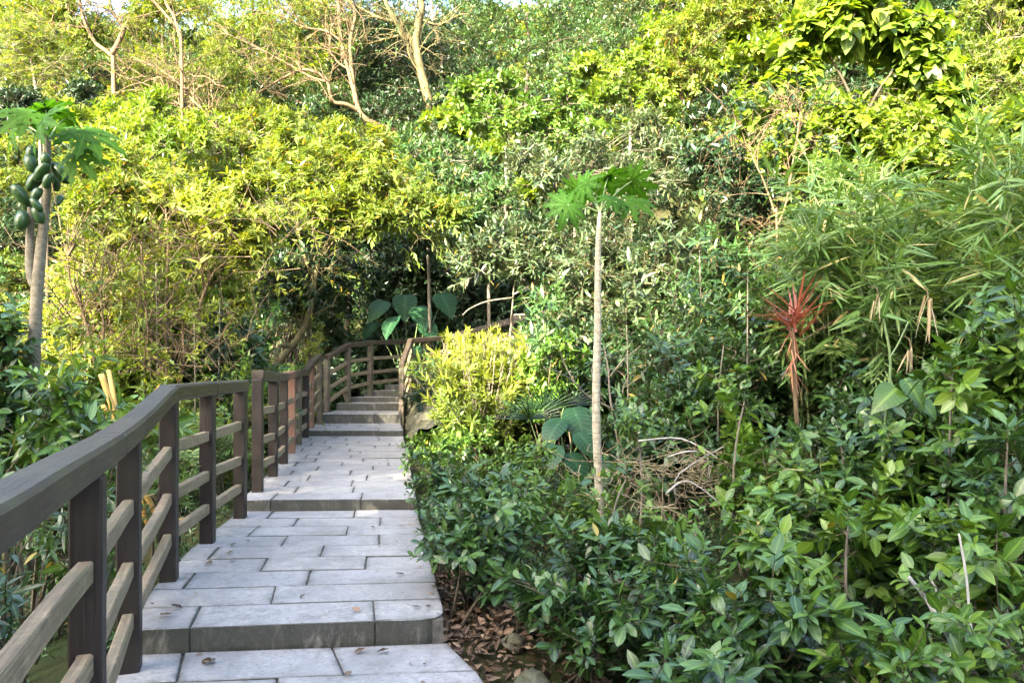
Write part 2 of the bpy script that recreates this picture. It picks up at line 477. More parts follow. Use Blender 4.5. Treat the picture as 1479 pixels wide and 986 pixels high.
# sprig styles -----------------------------------------------------
SP = {
 'glossy': dict(k=9, L=.075, ax=.12, e0=80, e1=35, w=.46, tm=T_OBOV, arr='pair', droop=.18, tw=.0028, upn=.9, mat='glossy'),
 'glossybig': dict(k=8, L=.115, ax=.15, e0=80, e1=40, w=.44, tm=T_OV, arr='pair', droop=.22, tw=.003, upn=.9, mat='glossy'),
 'light': dict(k=9, L=.075, ax=.13, e0=75, e1=35, w=.46, tm=T_OV, arr='pair', droop=.18, tw=.0028, upn=.9, mat='glossylight'),
 'lightbig': dict(k=8, L=.12, ax=.16, e0=75, e1=40, w=.5, tm=T_OV, arr='spiral', droop=.3, tw=.003, upn=.9, mat='glossylight'),
 'lance': dict(k=9, L=.15, ax=.26, e0=70, e1=35, w=.25, tm=T_LANCE, arr='spiral', droop=.35, tw=.004, upn=.7, mat='mid'),
 'lancegrey': dict(k=9, L=.17, ax=.3, e0=75, e1=35, w=.27, tm=T_LANCE, arr='spiral', droop=.35, tw=.005, upn=.7, mat='greyleaf'),
 'canopy': dict(k=10, L=.2, ax=.36, e0=75, e1=35, w=.3, tm=T_LANCE_LO, arr='spiral', droop=.5, axd=.35, tw=.006, upn=.6, mat='yellow'),
 'yelshrub': dict(k=9, L=.13, ax=.24, e0=70, e1=35, w=.36, tm=T_LO, arr='spiral', droop=.25, tw=.005, upn=.6, mat='yellow'),
 'farsmall': dict(k=8, L=.15, ax=.3, e0=75, e1=35, w=.42, tm=T_LO, arr='spiral', droop=.2, tw=.006, upn=.7, mat='mid'),
 'farbroad': dict(k=7, L=.26, ax=.34, e0=75, e1=40, w=.6, tm=T_LO, arr='spiral', droop=.35, tw=.007, upn=.8, mat='lime'),
 'heart': dict(k=6, L=.27, ax=.34, e0=80, e1=45, w=.8, tm=T_HEART, arr='spiral', droop=.55, tw=.008, upn=.9, mat='lime'),
 'feather': dict(k=16, L=.12, ax=.42, e0=65, e1=45, w=.22, tm=T_LANCE_LO, arr='flat', droop=.1, axd=.3, tw=.005, upn=1., mat='yellow'),
 'dark': dict(k=8, L=.16, ax=.3, e0=75, e1=35, w=.4, tm=T_LO, arr='spiral', droop=.3, tw=.006, upn=.6, mat='dark'),
 'bamboo': dict(k=7, L=.29, ax=.26, e0=75, e1=15, w=.115, tm=T_LANCE, arr='flat', droop=.32, axd=.3, tw=.003, upn=.6, mat='bamboo'),
 'fern': dict(k=18, L=.09, ax=.4, e0=70, e1=50, w=.26, tm=T_LANCE_LO, arr='flat', droop=.05, axd=.35, tw=.003, upn=1., tipsmall=.8, mat='mid'),
 'whorl': dict(k=14, L=.14, ax=.2, e0=85, e1=25, w=.2, tm=T_LANCE, arr='spiral', droop=.05, tw=.004, upn=.4, mat='gold'),
 'grass': dict(k=9, L=.38, ax=.05, e0=45, e1=8, w=.05, tm=T_BLADE, arr='spiral', droop=.1, tw=0, upn=.3, mat='bamboo'),
}


def sp_mod(name, **kw):
    d = dict(SP[name]); d.update(kw); return d


# ------------------------------------------------------------------ terrain
PLX = ([-6, 1.4, 2.47, 3.58, 4.64, 5.63, 6.55, 7.3, 9.47, 10.55, 11.7, 12.8, 14.5, 15.8, 16.6, 18.],
       [.9, -.98, -1.42, -1.86, -2.16, -2.33, -2.43, -2.53, -2.92, -3.15, -3.37, -3.58, -3.8, -3.62, -3.35, -2.4])
PRX = ([-6, 3.43, 3.94, 4.92, 6.9, 12.7, 14.6, 15.6, 16.7, 18.], [2.2, -.11, -.35, -.53, -.89, -1.86, -2.2, -2.34, -2.45, -1.6])
PZ = ([-6, 3.7, 3.9, 6.8, 6.95, 12.95, 13.1, 14.6, 15.6, 16.1, 16.7, 17.3, 19, 22], [0, 0, .124, .124, .224, .224, .324, .324, .5, .66, .77, .9, 1.05, 1.05])


def terrain(x, y):
    x, y = np.asarray(x, float), np.asarray(y, float)
    xl, xr, pz = np.interp(y, *PLX), np.interp(y, *PRX), np.interp(y, *PZ)
    dl = np.clip(xl-.05-x, 0, 4); dr = np.clip(x-xr, 0, 3)
    z = pz-.2-.42*np.clip(dl/1.2, 0, 1)-.1*np.clip(dl-1.2, 0, 3)+.05*np.clip(dr/.3, 0, 1)
    z = z - .12*(y > 12)*(dl <= 0)*(dr <= 0)
    d = y+1.0*np.clip(x-1, 0, 40)*np.clip((y-2)/8, 0, 1)+.45*np.clip(-x-6, 0, 60)*np.clip((y-6)/8, 0, 1)
    left = np.clip((-x/np.maximum(y, 4)-.22)/.25, 0, 1)
    sl = 1.0*(1-left)+.9*left
    h0 = np.clip(d-19.5, 0, None)
    h = sl*(np.sqrt(h0*h0+4)-2)
    cap = 27*(1-left)+22.0*left
    h = cap*np.tanh(h/cap*1.05)
    z = z+h
    bump = .25*np.sin(x*.9+1)*np.sin(y*.8)+.4*np.sin(x*.37+y*.3)*np.sin(y*.41-1)
    return z+bump*np.clip(h/2, 0, 1)


def gz(x, y): return float(terrain(x, y))


def grid_axis(lo, hi, n0, n1, step):
    mid = np.arange(n0, n1+1e-6, step)
    a = n0-np.cumsum(np.linspace(step, 8, 24)); b = n1+np.cumsum(np.linspace(step, 8, 24))
    return np.concatenate([a[::-1], mid, b])


gx, gy = grid_axis(0, 0, -26, 30, .4), grid_axis(0, 0, -6, 46, .4)
X, Y = np.meshgrid(gx, gy)
Z = terrain(X, Y)
b = MB()
nx = len(gx)
vs = np.stack([X.ravel(), Y.ravel(), Z.ravel()], 1)
fs = [(j*nx+i, j*nx+i+1, (j+1)*nx+i+1, (j+1)*nx+i) for j in range(len(gy)-1) for i in range(nx-1)]
b.add(vs, fs)
g = b.build('hillside_ground', M['soil'], smooth=True)
tag(g, kind='structure')


# ------------------------------------------------------------------ stone path
def slab(mb, poly, ztop, zbot, lv, cham=.005):
    poly = [np.array(p, float) for p in poly]
    n = len(poly); c = sum(poly)/n
    ins = [p+(c-p)*min(.5, cham*1.6/max(.05, np.linalg.norm(c-p))) for p in poly]
    ins2 = [p+(c-p)*min(.5, .045/max(.05, np.linalg.norm(c-p))) for p in poly]
    tz = [ztop+random.gauss(0, .0012) for _ in poly]
    vs = [(p[0], p[1], zbot) for p in poly]+[(p[0], p[1], t-cham) for p, t in zip(poly, tz)]+[(p[0], p[1], t) for p, t in zip(ins, tz)]+[(p[0], p[1], t) for p, t in zip(ins2, tz)]
    fs = []
    for k in range(3):
        for i in range(n):
            j = (i+1) % n
            fs.append((k*n+i, k*n+j, (k+1)*n+j, (k+1)*n+i))
    fs.append(tuple(3*n+i for i in range(n)))
    lw = [1]*n+[1]*n+[.8]*n+[0]*n
    mb.add(vs, fs, 0, None, lv, lw)


def tread(name, L0, R0, L1, R1, z, riser, rows, unit, lip=0., round_corner=False, xl=None, xr=None, seed=0):
    """paving between front line L0-R0 and back line L1-R1; courses run parallel to the front"""
    rr = random.Random(seed)
    L0, R0, L1, R1 = (np.array(p, float) for p in (L0, R0, L1, R1))

    def pt(s, t):
        y = (L0*(1-t)+L1*t)[1]
        A = L0*(1-t)+L1*t; B = R0*(1-t)+R1*t
        if xl is not None: A = np.array([np.interp(A[1], *xl)-.06, A[1]])
        if xr is not None: B = np.array([np.interp(B[1], *xr), B[1]])
        return A*(1-s)+B*s
    mb = MB(); gap = .005
    for r in range(rows):
        t0, t1 = r/rows, (r+1)/rows
        width = np.linalg.norm(pt(1, t0)-pt(0, t0)); dep = np.linalg.norm(pt(0, t1)-pt(0, t0))
        u = unit*(1.25 if r == 0 else 1)/width
        cuts = [0]; c = u*(.35+.5*(r % 2))+rr.uniform(-.05, .05)
        while c < 1-.3*u:
            cuts.append(c); c += u*rr.uniform(.85, 1.15)
        cuts.append(1)
        for a, e in zip(cuts[:-1], cuts[1:]):
            ga, gt = gap/width, gap/dep
            j1, j2 = rr.uniform(-.004, .004), rr.uniform(-.004, .004)
            q = [pt(a+ga*(a > 0), t0/1+gt*.5/rows*(r > 0)), pt(e-ga*(e < 1), t0+gt*.5/rows*(r > 0)), pt(e-ga*(e < 1)+j1, t1-gt/rows), pt(a+ga*(a > 0)+j2, t1-gt/rows)]
            if round_corner and r == 0 and e == 1:
                p, pr, nx_ = q[1], q[0], q[2]
                k = .16
                arc = []
                for i in range(6):
                    w_ = i/5
                    p0 = p+(pr-p)*k/np.linalg.norm(pr-p); p2 = p+(nx_-p)*k/np.linalg.norm(nx_-p)
                    arc.append((1-w_)**2*p0+2*w_*(1-w_)*p+w_*w_*p2)
                q = [q[0]]+arc+q[2:]
            hh = rr.gauss(0, .0018)
            slab(mb, q, z+hh, z-(riser+.01 if r == 0 else .06), rr.random())
    # bed of mortar under the joints
    bed = MB()
    q = [pt(.008, .06/rows), pt(.992, .06/rows), pt(.992, 1), pt(.008, 1)]
    if rows > 3:
        ts = np.linspace(.06/rows, 1, rows+1)
        for ta, tb in zip(ts[:-1], ts[1:]):
            w4 = [pt(.008, ta), pt(.992, ta), pt(.992, tb), pt(.008, tb)]
            vv = [(p[0], p[1], zz) for zz in (z-riser-.16, z-.014) for p in w4]
            mb.add(vv, [(4, 5, 6, 7), (0, 1, 5, 4), (1, 2, 6, 5), (2, 3, 7, 6), (3, 0, 4, 7)], 1)
    else:
        vv = [(p[0], p[1], zz) for zz in (z-riser-.16, z-.014) for p in q]
        mb.add(vv, [(4, 5, 6, 7), (0, 1, 5, 4), (1, 2, 6, 5), (2, 3, 7, 6), (3, 0, 4, 7)], 1)
    o = mb.build(name, [M['stone'], M['mortar']])
    return tag(o, kind='structure')


# skirt joints are visible grooves; each landing is one structure
tread('path', (-.55, 0), (1.05, 0), (-1.89, 3.77), (-.30, 3.93), 0, .1, 11, .78, xl=PLX, xr=PRX, seed=3)
tread('path', (-1.89, 3.78), (-.33, 3.95), (-2.46, 6.84), (-.88, 6.9), .124, .124, 9, .74, round_corner=True, xl=PLX, xr=PRX, seed=11)
tread('path', (-2.46, 6.85), (-.86, 6.91), (-3.56, 13.0), (-1.88, 13.0), .224, .1, 16, .62, xl=PLX, xr=PRX, seed=5)
tread('path', (-3.6, 13.0), (-1.86, 13.0), (-3.75, 14.62), (-2.2, 14.62), .324, .1, 4, .7, xl=PLX, xr=PRX, seed=6)
stairs = [(14.62, .51, .186), (15.6, .665, .155), (16.15, .77, .105), (16.7, .895, .125), (17.25, 1.01, .12)]
for i, (yy, zz, rs) in enumerate(stairs):
    y1 = stairs[i+1][0] if i+1 < len(stairs) else 18.6
    xa, xb = np.interp(yy, *PLX), np.interp(yy, *PRX)
    tread('stair_step', (xa, yy), (xb, yy), (np.interp(y1, *PLX), y1), (np.interp(y1, *PRX) if i < 4 else -1.2, y1), zz, rs, 2 if i < 4 else 4, .6, xl=PLX, seed=20+i)
# upper flight turning right
for i in range(9):
    x0 = -1.75+i*.48; z = 1.11+i*.125
    tread('stair_step', (x0, 18.45), (x0, 17.35), (x0+.5, 18.45), (x0+.5, 17.35), z, .125, 1, .6, seed=40+i)


# ------------------------------------------------------------------ railings
def railing(label, posts, caps, group, rails=(.37, .67, .92), postm='post', capw=.125, caph=.1, pw=.1, railm='rail', ext=(0, 0), capmats=None, postms=None, skip=()):
    """posts: (x, y, zground, ztop of handrail)"""
    root = empty('wooden_railing', (posts[0][0], posts[0][1], posts[0][2]), label, 'railing', group)
    for i, (x, y, zg, zt) in enumerate(posts):
        m = MB()
        j = min(i+1, len(posts)-1); k = max(i-1, 0)
        d = nrm(np.array([posts[j][0]-posts[k][0], posts[j][1]-posts[k][1], 0.]))
        m.beam((x, y, zg-.3), (x, y, zt-caph+.004), pw, pw, .007, up=d)
        po = m.build('post', M[postms[i] if postms else postm], root)
    for i in range(len(posts)-1):
        a, b_ = np.array(posts[i]), np.array(posts[i+1])
        A, B = np.array([a[0], a[1], a[3]]), np.array([b_[0], b_[1], b_[3]])
        d = nrm(B-A)
        if i in skip: continue
        for dr_ in rails:
            m = MB()
            q = random.uniform(-.012, .012)
            dn = d.copy()
            m.beam(A+d*(pw*.5+.002)-UP*(dr_+.035+q), B-d*(pw*.5+.002)-UP*(dr_+.035-q*.5), .05, .075, .006)
            m.build('rail', M[railm], root)
    for i, (p, q, mk) in enumerate(caps):
        m = MB()
        p, q = np.array(p, float), np.array(q, float)
        m.beam(p-UP*caph/2, q-UP*caph/2, capw, caph, .014)
        m.build('handrail', M[mk], root)
    return root


def hz(py, Y): return ZC-(py-HY)/F*Y


P = [(-1.02, 1.35, 0, ZC-.275), (-1.417, 2.47, 0, ZC-.273), (-1.852, 3.58, 0, ZC-.268), (-2.153, 4.64, .124, ZC-.126), (-2.317, 5.63, .124, ZC-.127), (-2.407, 6.55, .124, ZC-.133)]
P0 = (-.62, .2, 0, ZC-.275)
pt3 = lambda p, dz=0: (p[0], p[1], p[3]+dz)


def lerp3(p, q, t): return tuple(np.array(pt3(p))*(1-t)+np.array(pt3(q))*t)


k1, k2 = lerp3(P[1], P[2], .42), lerp3(P[2], P[3], .07)
railing('thick brown wooden railing in the near left corner with three weathered crossbars',
        [P0]+P, [(pt3(P0), pt3(P[0]), 'cap_grey'), (pt3(P[0], .001), k1, 'cap_grey'), (k1, k2, 'cap_grey'), (k2, lerp3(P[2], P[3], 1.0), 'cap_dark'),
                 (lerp3(P[3], P[4], -.03), lerp3(P[3], P[4], 1.05), 'cap_dark'), (lerp3(P[4], P[5], .06), lerp3(P[4], P[5], 1.07), 'cap_grey')],
        'timber railings beside the path', postm='post')
S2 = [(-2.51, 7.3, .224, ZC-.045), (-2.68, 8.3, .224, ZC-.09), (-2.90, 9.4, .224, ZC-.1), (-3.13, 10.5, .224, ZC-.085), (-3.35, 11.6, .224, ZC-.082), (-3.55, 12.75, .224, ZC-.08),
      (-3.68, 13.55, .324, ZC+.06), (-3.75, 14.4, .324, ZC+.215)]
railing('brown railing beyond the first railing along the middle landing, rising at its far end',
        S2, [(pt3(S2[i], .001*i), pt3(S2[i+1], .001*i), ['cap_dark', 'cap_grey', 'post_red', 'cap_grey', 'cap_dark', 'cap_dark', 'cap_grey'][i]) for i in range(7)],
        'timber railings beside the path', postms=['post', 'post', 'post', 'post_red', 'post_old', 'post', 'post_red', 'post_old'], capw=.12)
S3 = [(-3.78, 15.1, .45, ZC+.2), (-3.52, 15.85, .66, ZC+.47), (-3.2, 16.7, .8, ZC+.55), (-2.2, 18.75, 1.01, ZC+.66), (-1.1, 18.8, 1.1, ZC+.9), (0., 18.75, 1.4, ZC+1.2), (1.1, 18.7, 1.7, ZC+1.45), (2.2, 18.7, 2., ZC+1.7)]
railing('brown railing wrapping behind the stone stairs and climbing away to the side',
        S3, [(pt3(S3[i], .001*i), pt3(S3[i+1], .001*i), 'cap_grey') for i in range(7)],
        'timber railings beside the path', postm='post_old', capw=.12, skip=())
S4 = [(-2.2, 14.72, .324, ZC+.03), (-2.24, 16.3, .7, ZC+.59), (-1.55, 17.25, 1.05, ZC+.68), (-.5, 17.2, 1.3, ZC+.92), (.6, 17.2, 1.6, ZC+1.18), (1.7, 17.2, 1.9, ZC+1.45)]
railing('short steep railing on the inner side of the stone stairs above the mossy bank',
        S4, [(pt3(S4[i], .001*i), pt3(S4[i+1], .001*i), 'cap_grey') for i in range(5)],
        'timber railings beside the path', postm='post_old', capw=.11)


# mossy rubble bank on the right of the stairs
def lumpy(mb, c, r, seed, n=14, mi=0, amp=.25):
    rr = np.random.default_rng(seed)
    ph = rr.random(12)*6.28; vs, fs = [], []
    m = n*2
    for i in range(n+1):
        th = math.pi*i/n
        for j in range(m):
            a = 2*math.pi*j/m
            d = np.array([math.sin(th)*math.cos(a), math.sin(th)*math.sin(a), math.cos(th)])
            k = 1+amp*(math.sin(3*d[0]+ph[0])*math.sin(2.6*d[1]+ph[1])+.6*math.sin(5*d[2]+ph[2]+3*d[0])+.35*math.sin(9*d[1]+ph[3])*math.sin(8*d[0]+ph[4]))
            vs.append(np.array(c)+d*np.array(r)*k)
    for i in range(n):
        for j in range(m):
            fs.append((i*m+j, (i+1)*m+j, (i+1)*m+(j+1) % m, i*m+(j+1) % m))
    mb.add(vs, fs, mi)


b = MB()
wl = [(-1.83, 12.75), (-1.98, 13.6), (-2.13, 14.5), (-2.25, 15.4), (-2.3, 16.4), (-1.6, 17.0), (-.4, 17.1), (1., 17.1)]
tops = [.45, .68, .9, 1.0, 1.15, 1.3, 1.5, 1.8]
vs, fs = [], []
NS, NV = 60, 14
for i in range(NS):
    s_ = i/(NS-1)*(len(wl)-1); k = min(int(s_), len(wl)-2); f_ = s_-k
    x, y = (np.array(wl[k])*(1-f_)+np.array(wl[k+1])*f_); zt = tops[k]*(1-f_)+tops[k+1]*f_
    for j in range(NV):
        q = j/(NV-1)
        off = .06+.62*min(1, max(0, (q-.15)*1.5))+.03*math.sin(i*1.9+j*2.3)+.04*math.sin(i*.7+j)
        zz = -.25+(zt+.25)*min(1, q*1.05)**.7 if q < .85 else zt-.35*(q-.85)*3
        zz = [zt*0 + .1+ (zt-.1)*math.sin(min(1, q*1.4)*math.pi/2), 0][0] - (.5*(q-.7) if q > .7 else 0)
        vs.append((x+off+.02, y-.25*q, zz+.025*math.sin(i*1.3+j*1.7)))
for i in range(NS-1):
    for j in range(NV-1):
        fs.append((i*NV+j, i*NV+j+1, (i+1)*NV+j+1, (i+1)*NV+j))
b.add(vs, fs)
tag(b.build('stone_bank', M['rock'], smooth=True), 'mossy lumpy rubble bank holding up the outer side of the stone stairs', 'stone bank')


# ------------------------------------------------------------------ plants: general shrub
def lobes_in(n, c, r, squash=1.):
    d = nrm(rng.normal(0, 1, (n, 3)))*(rng.random((n, 1))**.45)
    return np.array(c)+d*np.array(r)


def cloud(lobes, lr, per, zmin=-.5, shell=(.55, 1.)):
    """sprig positions and axes on noisy lobes"""
    n = len(lobes)
    lr = np.broadcast_to(np.asarray(lr, float), (n,))
    d = nrm(rng.normal(0, 1, (n, per, 3)))
    d[..., 2] = np.where(d[..., 2] < zmin, -d[..., 2], d[..., 2])
    rad = lr[:, None]*(shell[0]+(shell[1]-shell[0])*rng.random((n, per)))
    S = lobes[:, None]+d*rad[..., None]
    A = d+UP*.35+rng.normal(0, .35, d.shape)
    return S.reshape(-1, 3), nrm(A.reshape(-1, 3)), np.repeat(rng.random(n), per)


def off_path(S, over=.13):
    xl, xr = np.interp(S[:, 1], *PLX), np.interp(S[:, 1], *PRX)
    return (S[:, 0] < xl-.12) | (S[:, 0] > xr-over) | (S[:, 1] > 17.5)


def shrub(name, label, px, ytop, Y, wpx, style, dens=1., cat='shrub', group=None, depth=None, ybase=None, nl=None, stem='twig', lobe=.34, sink=.0, **kw):
    sp = sp_mod(style, **kw) if kw else SP[style]
    x = (px-CX)/F*Y; rx = wpx/2/F*Y; zt = hz(ytop, Y)
    z0 = gz(x, Y) if ybase is None else hz(ybase, Y)
    h = max(.25, zt-z0); ry = depth/2 if depth else min(rx, .9)
    root = empty(name, (x, Y, z0), label, cat, group)
    reach = sp['ax']+sp['L']*.6
    nl = nl or max(5, int(5+9*rx*h))
    lr = lobe*min(rx, h*.6)
    c = (x, Y, z0+h*.55)
    er = np.maximum(.05, np.array([rx-lr-reach*.35, ry-lr*.7, h*.45-lr-reach*.3]))
    lob = lobes_in(nl, c, er)
    area = 4*math.pi*lr*lr*nl
    per = int(max(6, dens*area/(reach*reach*.42)/nl))
    S, A, lb = cloud(lob, lr, int(per*1.25), shell=(.25, 1.))
    keep = (S[:, 2] > z0+.03) & off_path(S+A*sp['ax']) & (rng.random(len(S)) < np.repeat(rng.uniform(.4, 1.1, nl), int(per*1.25)))
    S, A, lb = S[keep], A[keep], lb[keep]
    f = Fol(); f.sprigs(S, A, sp, lvbase=np.clip(lb*.6+rng.random(len(lb))*.4, 0, 1))
    ns_ = int(4+5*rx*h)
    sb = lob[rng.integers(0, nl, ns_)]
    sd_ = nrm(np.stack([rng.normal(0, .55, ns_), rng.normal(-.15, .5, ns_), rng.uniform(.5, 1.2, ns_)], 1))
    sl_ = rng.uniform(.25, .6, ns_)[:, None]*min(h, 1.1)+lr
    se = sb+sd_*sl_
    se[:, 2] = np.minimum(se[:, 2], zt+.06*min(h, 1.)*rng.random(ns_)-sp['L']*.4)
    kk = off_path(se, .05)
    sb, se, sd_ = sb[kk], se[kk], sd_[kk]; ns_ = len(sb)
    if ns_: f.limbs(sb, se, .006, .0025, sag=.12, seg=4, mi=1)
    big = dict(sp); big['L'] = sp['L']*1.15
    for t_ in (.55, .72, .86, .98) if ns_ else ():
        f.sprigs(sb+(se-sb)*t_+UP*.03, nrm(sd_+rng.normal(0, .5, sd_.shape)), big, lvbase=rng.uniform(.4, 1, ns_))
    f.build('foliage', [M[sp['mat']], M[stem]], root)
    st = Fol()
    base = np.array([x, Y, z0-.05])+rng.normal(0, 1, (nl, 3))*np.array([rx*.25, ry*.25, .0])
    st.limbs(base, lob, .008+.008*h, .003, mi=0)
    pick = rng.choice(len(S), min(len(S), nl*9), replace=False)
    near = lob[np.argmin(((S[pick][:, None]-lob[None])**2).sum(-1), 1)]
    st.limbs(near, S[pick], .0045, .002, seg=2, mi=0)
    st.build('stems', M[stem], root)
    return root


def tube_path(m, pts, r0, r1, sides=8):
    P_ = [W(*p) for p in pts]
    m.tube(P_, np.linspace(r0, r1, len(P_)), sides)


def tree(name, label, trunks, crown, style, cat='tree', group=None, bark='bark', per=26, base=None, extra_twigs=True, lr_scale=1., **kw):
    """trunks: list of (pixel path with depth, r0 px, r1 px); crown: list of (px, py, Y, radius px)"""
    sp = sp_mod(style, **kw) if kw else SP[style]
    b0 = W(*trunks[0][0][0]) if trunks else W(*crown[0][:3])
    root = empty(name, b0, label, cat, group)
    for i, (pts, r0, r1) in enumerate(trunks):
        m = MB()
        Pw = [W(*p) for p in pts]
        if i == 0:
            q = Pw[0].copy(); g_ = gz(q[0], q[1])
            if q[2] > g_-.1: Pw = [np.array([q[0]+.05, q[1], g_-.25])]+Pw
        rs = np.linspace(r0, r1, len(Pw))*.66*pts[0][2]/F
        m.tube(Pw, rs, 9, 5)
        m.build('trunk' if i == 0 else 'branch', M[bark], root, smooth=True)
    if bark in ('bark_tan', 'bark_yel') and trunks and extra_twigs:
        f = Fol(); a, d = [], []
        for pts, _, _ in trunks:
            Pw = np.array([W(*p) for p in pts])
            for k in range(1, len(Pw)):
                for _ in range(4):
                    a.append(Pw[k-1]+(Pw[k]-Pw[k-1])*rng.random()); d.append(nrm(nrm(Pw[k]-Pw[k-1])*.7+rng.normal(0, .6, 3)))
        a, d = np.array(a), np.array(d); yk = trunks[0][0][0][2]
        pk = (a[:, 2] > b0[2]+.25*(a[:, 2].max()-b0[2])); a, d = a[pk], d[pk]
        ln = rng.uniform(.02, .065, (len(a), 1))*yk
        e = a+d*ln
        f.limbs(a, e, .0009*yk, .0004*yk, sag=.25, seg=4, mi=1)
        for _ in range(3):
            q = a+(e-a)*rng.uniform(.4, 1., (len(a), 1)); q2 = q+nrm(d+rng.normal(0, .7, d.shape))*ln*.55
            f.limbs(q, q2, .0005*yk, .00025*yk, sag=.25, seg=3, mi=1)
            kk = rng.random(len(q2)) < .45
            f.sprigs(q2[kk], nrm(d[kk]+rng.normal(0, .5, d[kk].shape)), sp)
        f.build('branchlets', [M[sp['mat']], M[bark]], root)
    if crown:
        L = np.array([W(c[0], c[1], c[2]) for c in crown]); R = np.array([c[3]*c[2]/F for c in crown])
        # break each lobe into sub-lobes for an uneven outline
        sub, sr = [], []
        for c, r in zip(L, R):
            k = max(5, int(6+r*4))
            d = nrm(rng.normal(0, 1, (k, 3)))*(rng.random((k, 1))**.4)*np.array([1, .9, .8])
            sub.append(c+d*r*.72); sr.append(np.full(k, r*.36*lr_scale)*(.7+.6*rng.random(k)))
        sub, sr = np.concatenate(sub), np.concatenate(sr)
        S, A, lb = cloud(sub, sr, per, zmin=-.6, shell=(.3, 1.))
        f = Fol(); f.sprigs(S, A, sp, lvbase=np.clip(lb*.65+rng.random(len(lb))*.35, 0, 1))
        # fine boughs linking sub-lobes to the nearest trunk points
        if trunks:
            tp = np.concatenate([[W(*p) for p in pts[1:]] for pts, _, _ in trunks])
            pk = rng.random(len(sub)) < .5
            near = tp[np.argmin(((sub[pk][:, None]-tp[None])**2).sum(-1), 1)]
            f.limbs(near, sub[pk], np.minimum(.018, .007+.012*sr[pk]), .004, sag=.3, seg=5, mi=1)
        f.build('crown', [M[sp['mat']], M[bark]], root)
    return root


def Yh(px, py, lo=6., hi=80.):
    """depth at which the line of sight through a photo pixel meets the hillside"""
    ys = np.arange(lo, hi, .1)
    x = (px-CX)/F*ys; z = ZC-(py-HY)/F*ys
    k = np.nonzero(terrain(x, ys) >= z)[0]
    return float(ys[k[0]]) if len(k) else hi


# ------------------------------------------------------------------ hillside cover (uncountable undergrowth)
def proj(p):
    return CX+F*p[:, 0]/p[:, 1], HY-F*(p[:, 2]-ZC)/p[:, 1]


def scatter():
    n = 16000
    y = 7+rng.random(n)**.75*46
    x = (rng.random(n)*2-1)*(.92*y+1)
    z = terrain(x, y)
    p = np.stack([x, y, z], 1)
    xl, xr = np.interp(y, *PLX), np.interp(y, *PRX)
    corridor = (x > xl-.9) & (x < xr+.9) & (y < 18.5)
    flight = (y > 16.5) & (y < 19.6) & (x > -4.6) & (x < 3.4)
    front = (y < 11) & (x > -3)
    near_left = (y < 8.5) & (x < -2)
    p = p[~(corridor | flight | front | near_left)]
    # thin to a Poisson-like spacing that grows with distance
    rng.shuffle(p)
    kept = []
    cell = {}
    for q in p:
        r = .36+.014*q[1]
        key = (int(q[0]//1.2), int(q[1]//1.2))
        ok = True
        for a in (-1, 0, 1):
            for c in (-1, 0, 1):
                for o in cell.get((key[0]+a, key[1]+c), ()):
                    if (o[0]-q[0])**2+(o[1]-q[1])**2 < r*r: ok = False; break
                if not ok: break
            if not ok: break
        if ok:
            kept.append(q); cell.setdefault(key, []).append(q)
    return np.array(kept)


pts = scatter()
ppx, ppy = proj(pts)
ns = np.array([math.sin(q[0]*.55+1.3)+math.sin(q[1]*.47+q[0]*.2)+.8*math.sin(q[0]*1.3-q[1]*.9) for q in pts])/2.8+rng.normal(0, .25, len(pts))
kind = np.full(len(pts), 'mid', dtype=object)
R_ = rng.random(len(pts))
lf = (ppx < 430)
kind[lf] = np.where(R_[lf] < .42, 'yellow', np.where(R_[lf] < .58, 'mid', np.where(R_[lf] < .78, 'feather', 'dark')))  # dark share put in as shaded gaps between the bright leaves
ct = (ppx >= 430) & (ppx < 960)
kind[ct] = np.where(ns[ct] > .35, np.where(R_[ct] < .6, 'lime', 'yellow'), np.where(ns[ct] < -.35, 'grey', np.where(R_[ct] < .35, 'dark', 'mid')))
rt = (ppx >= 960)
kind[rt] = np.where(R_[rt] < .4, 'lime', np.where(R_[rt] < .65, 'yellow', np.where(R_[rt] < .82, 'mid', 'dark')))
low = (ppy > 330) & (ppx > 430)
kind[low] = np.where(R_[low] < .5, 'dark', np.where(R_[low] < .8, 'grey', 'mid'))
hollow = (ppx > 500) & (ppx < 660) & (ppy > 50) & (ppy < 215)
kind[hollow] = 'dark'  # shade of the hollow put into dark leaf colour
UG = {'mid': ('mid green undergrowth', 'farsmall', {}), 'yellow': ('', 'yelshrub', {}), 'lime': ('', 'farbroad', {}),
      'grey': ('', 'lancegrey', dict(tm=T_LANCE_LO)), 'dark': ('', 'dark', {}), 'feather': ('', 'feather', {})}
UL = {'mid': 'dense mid green undergrowth covering the hillside', 'yellow': 'sunlit yellow green undergrowth covering the hillside', 'lime': 'lime green broad leaved creepers covering the right slope',
      'grey': 'grey green lance leaved undergrowth on the shaded slope', 'dark': 'dark green undergrowth whose leaf colour adds shade in the hollow and gaps', 'feather': 'feathery yellow green undergrowth on the left slope'}
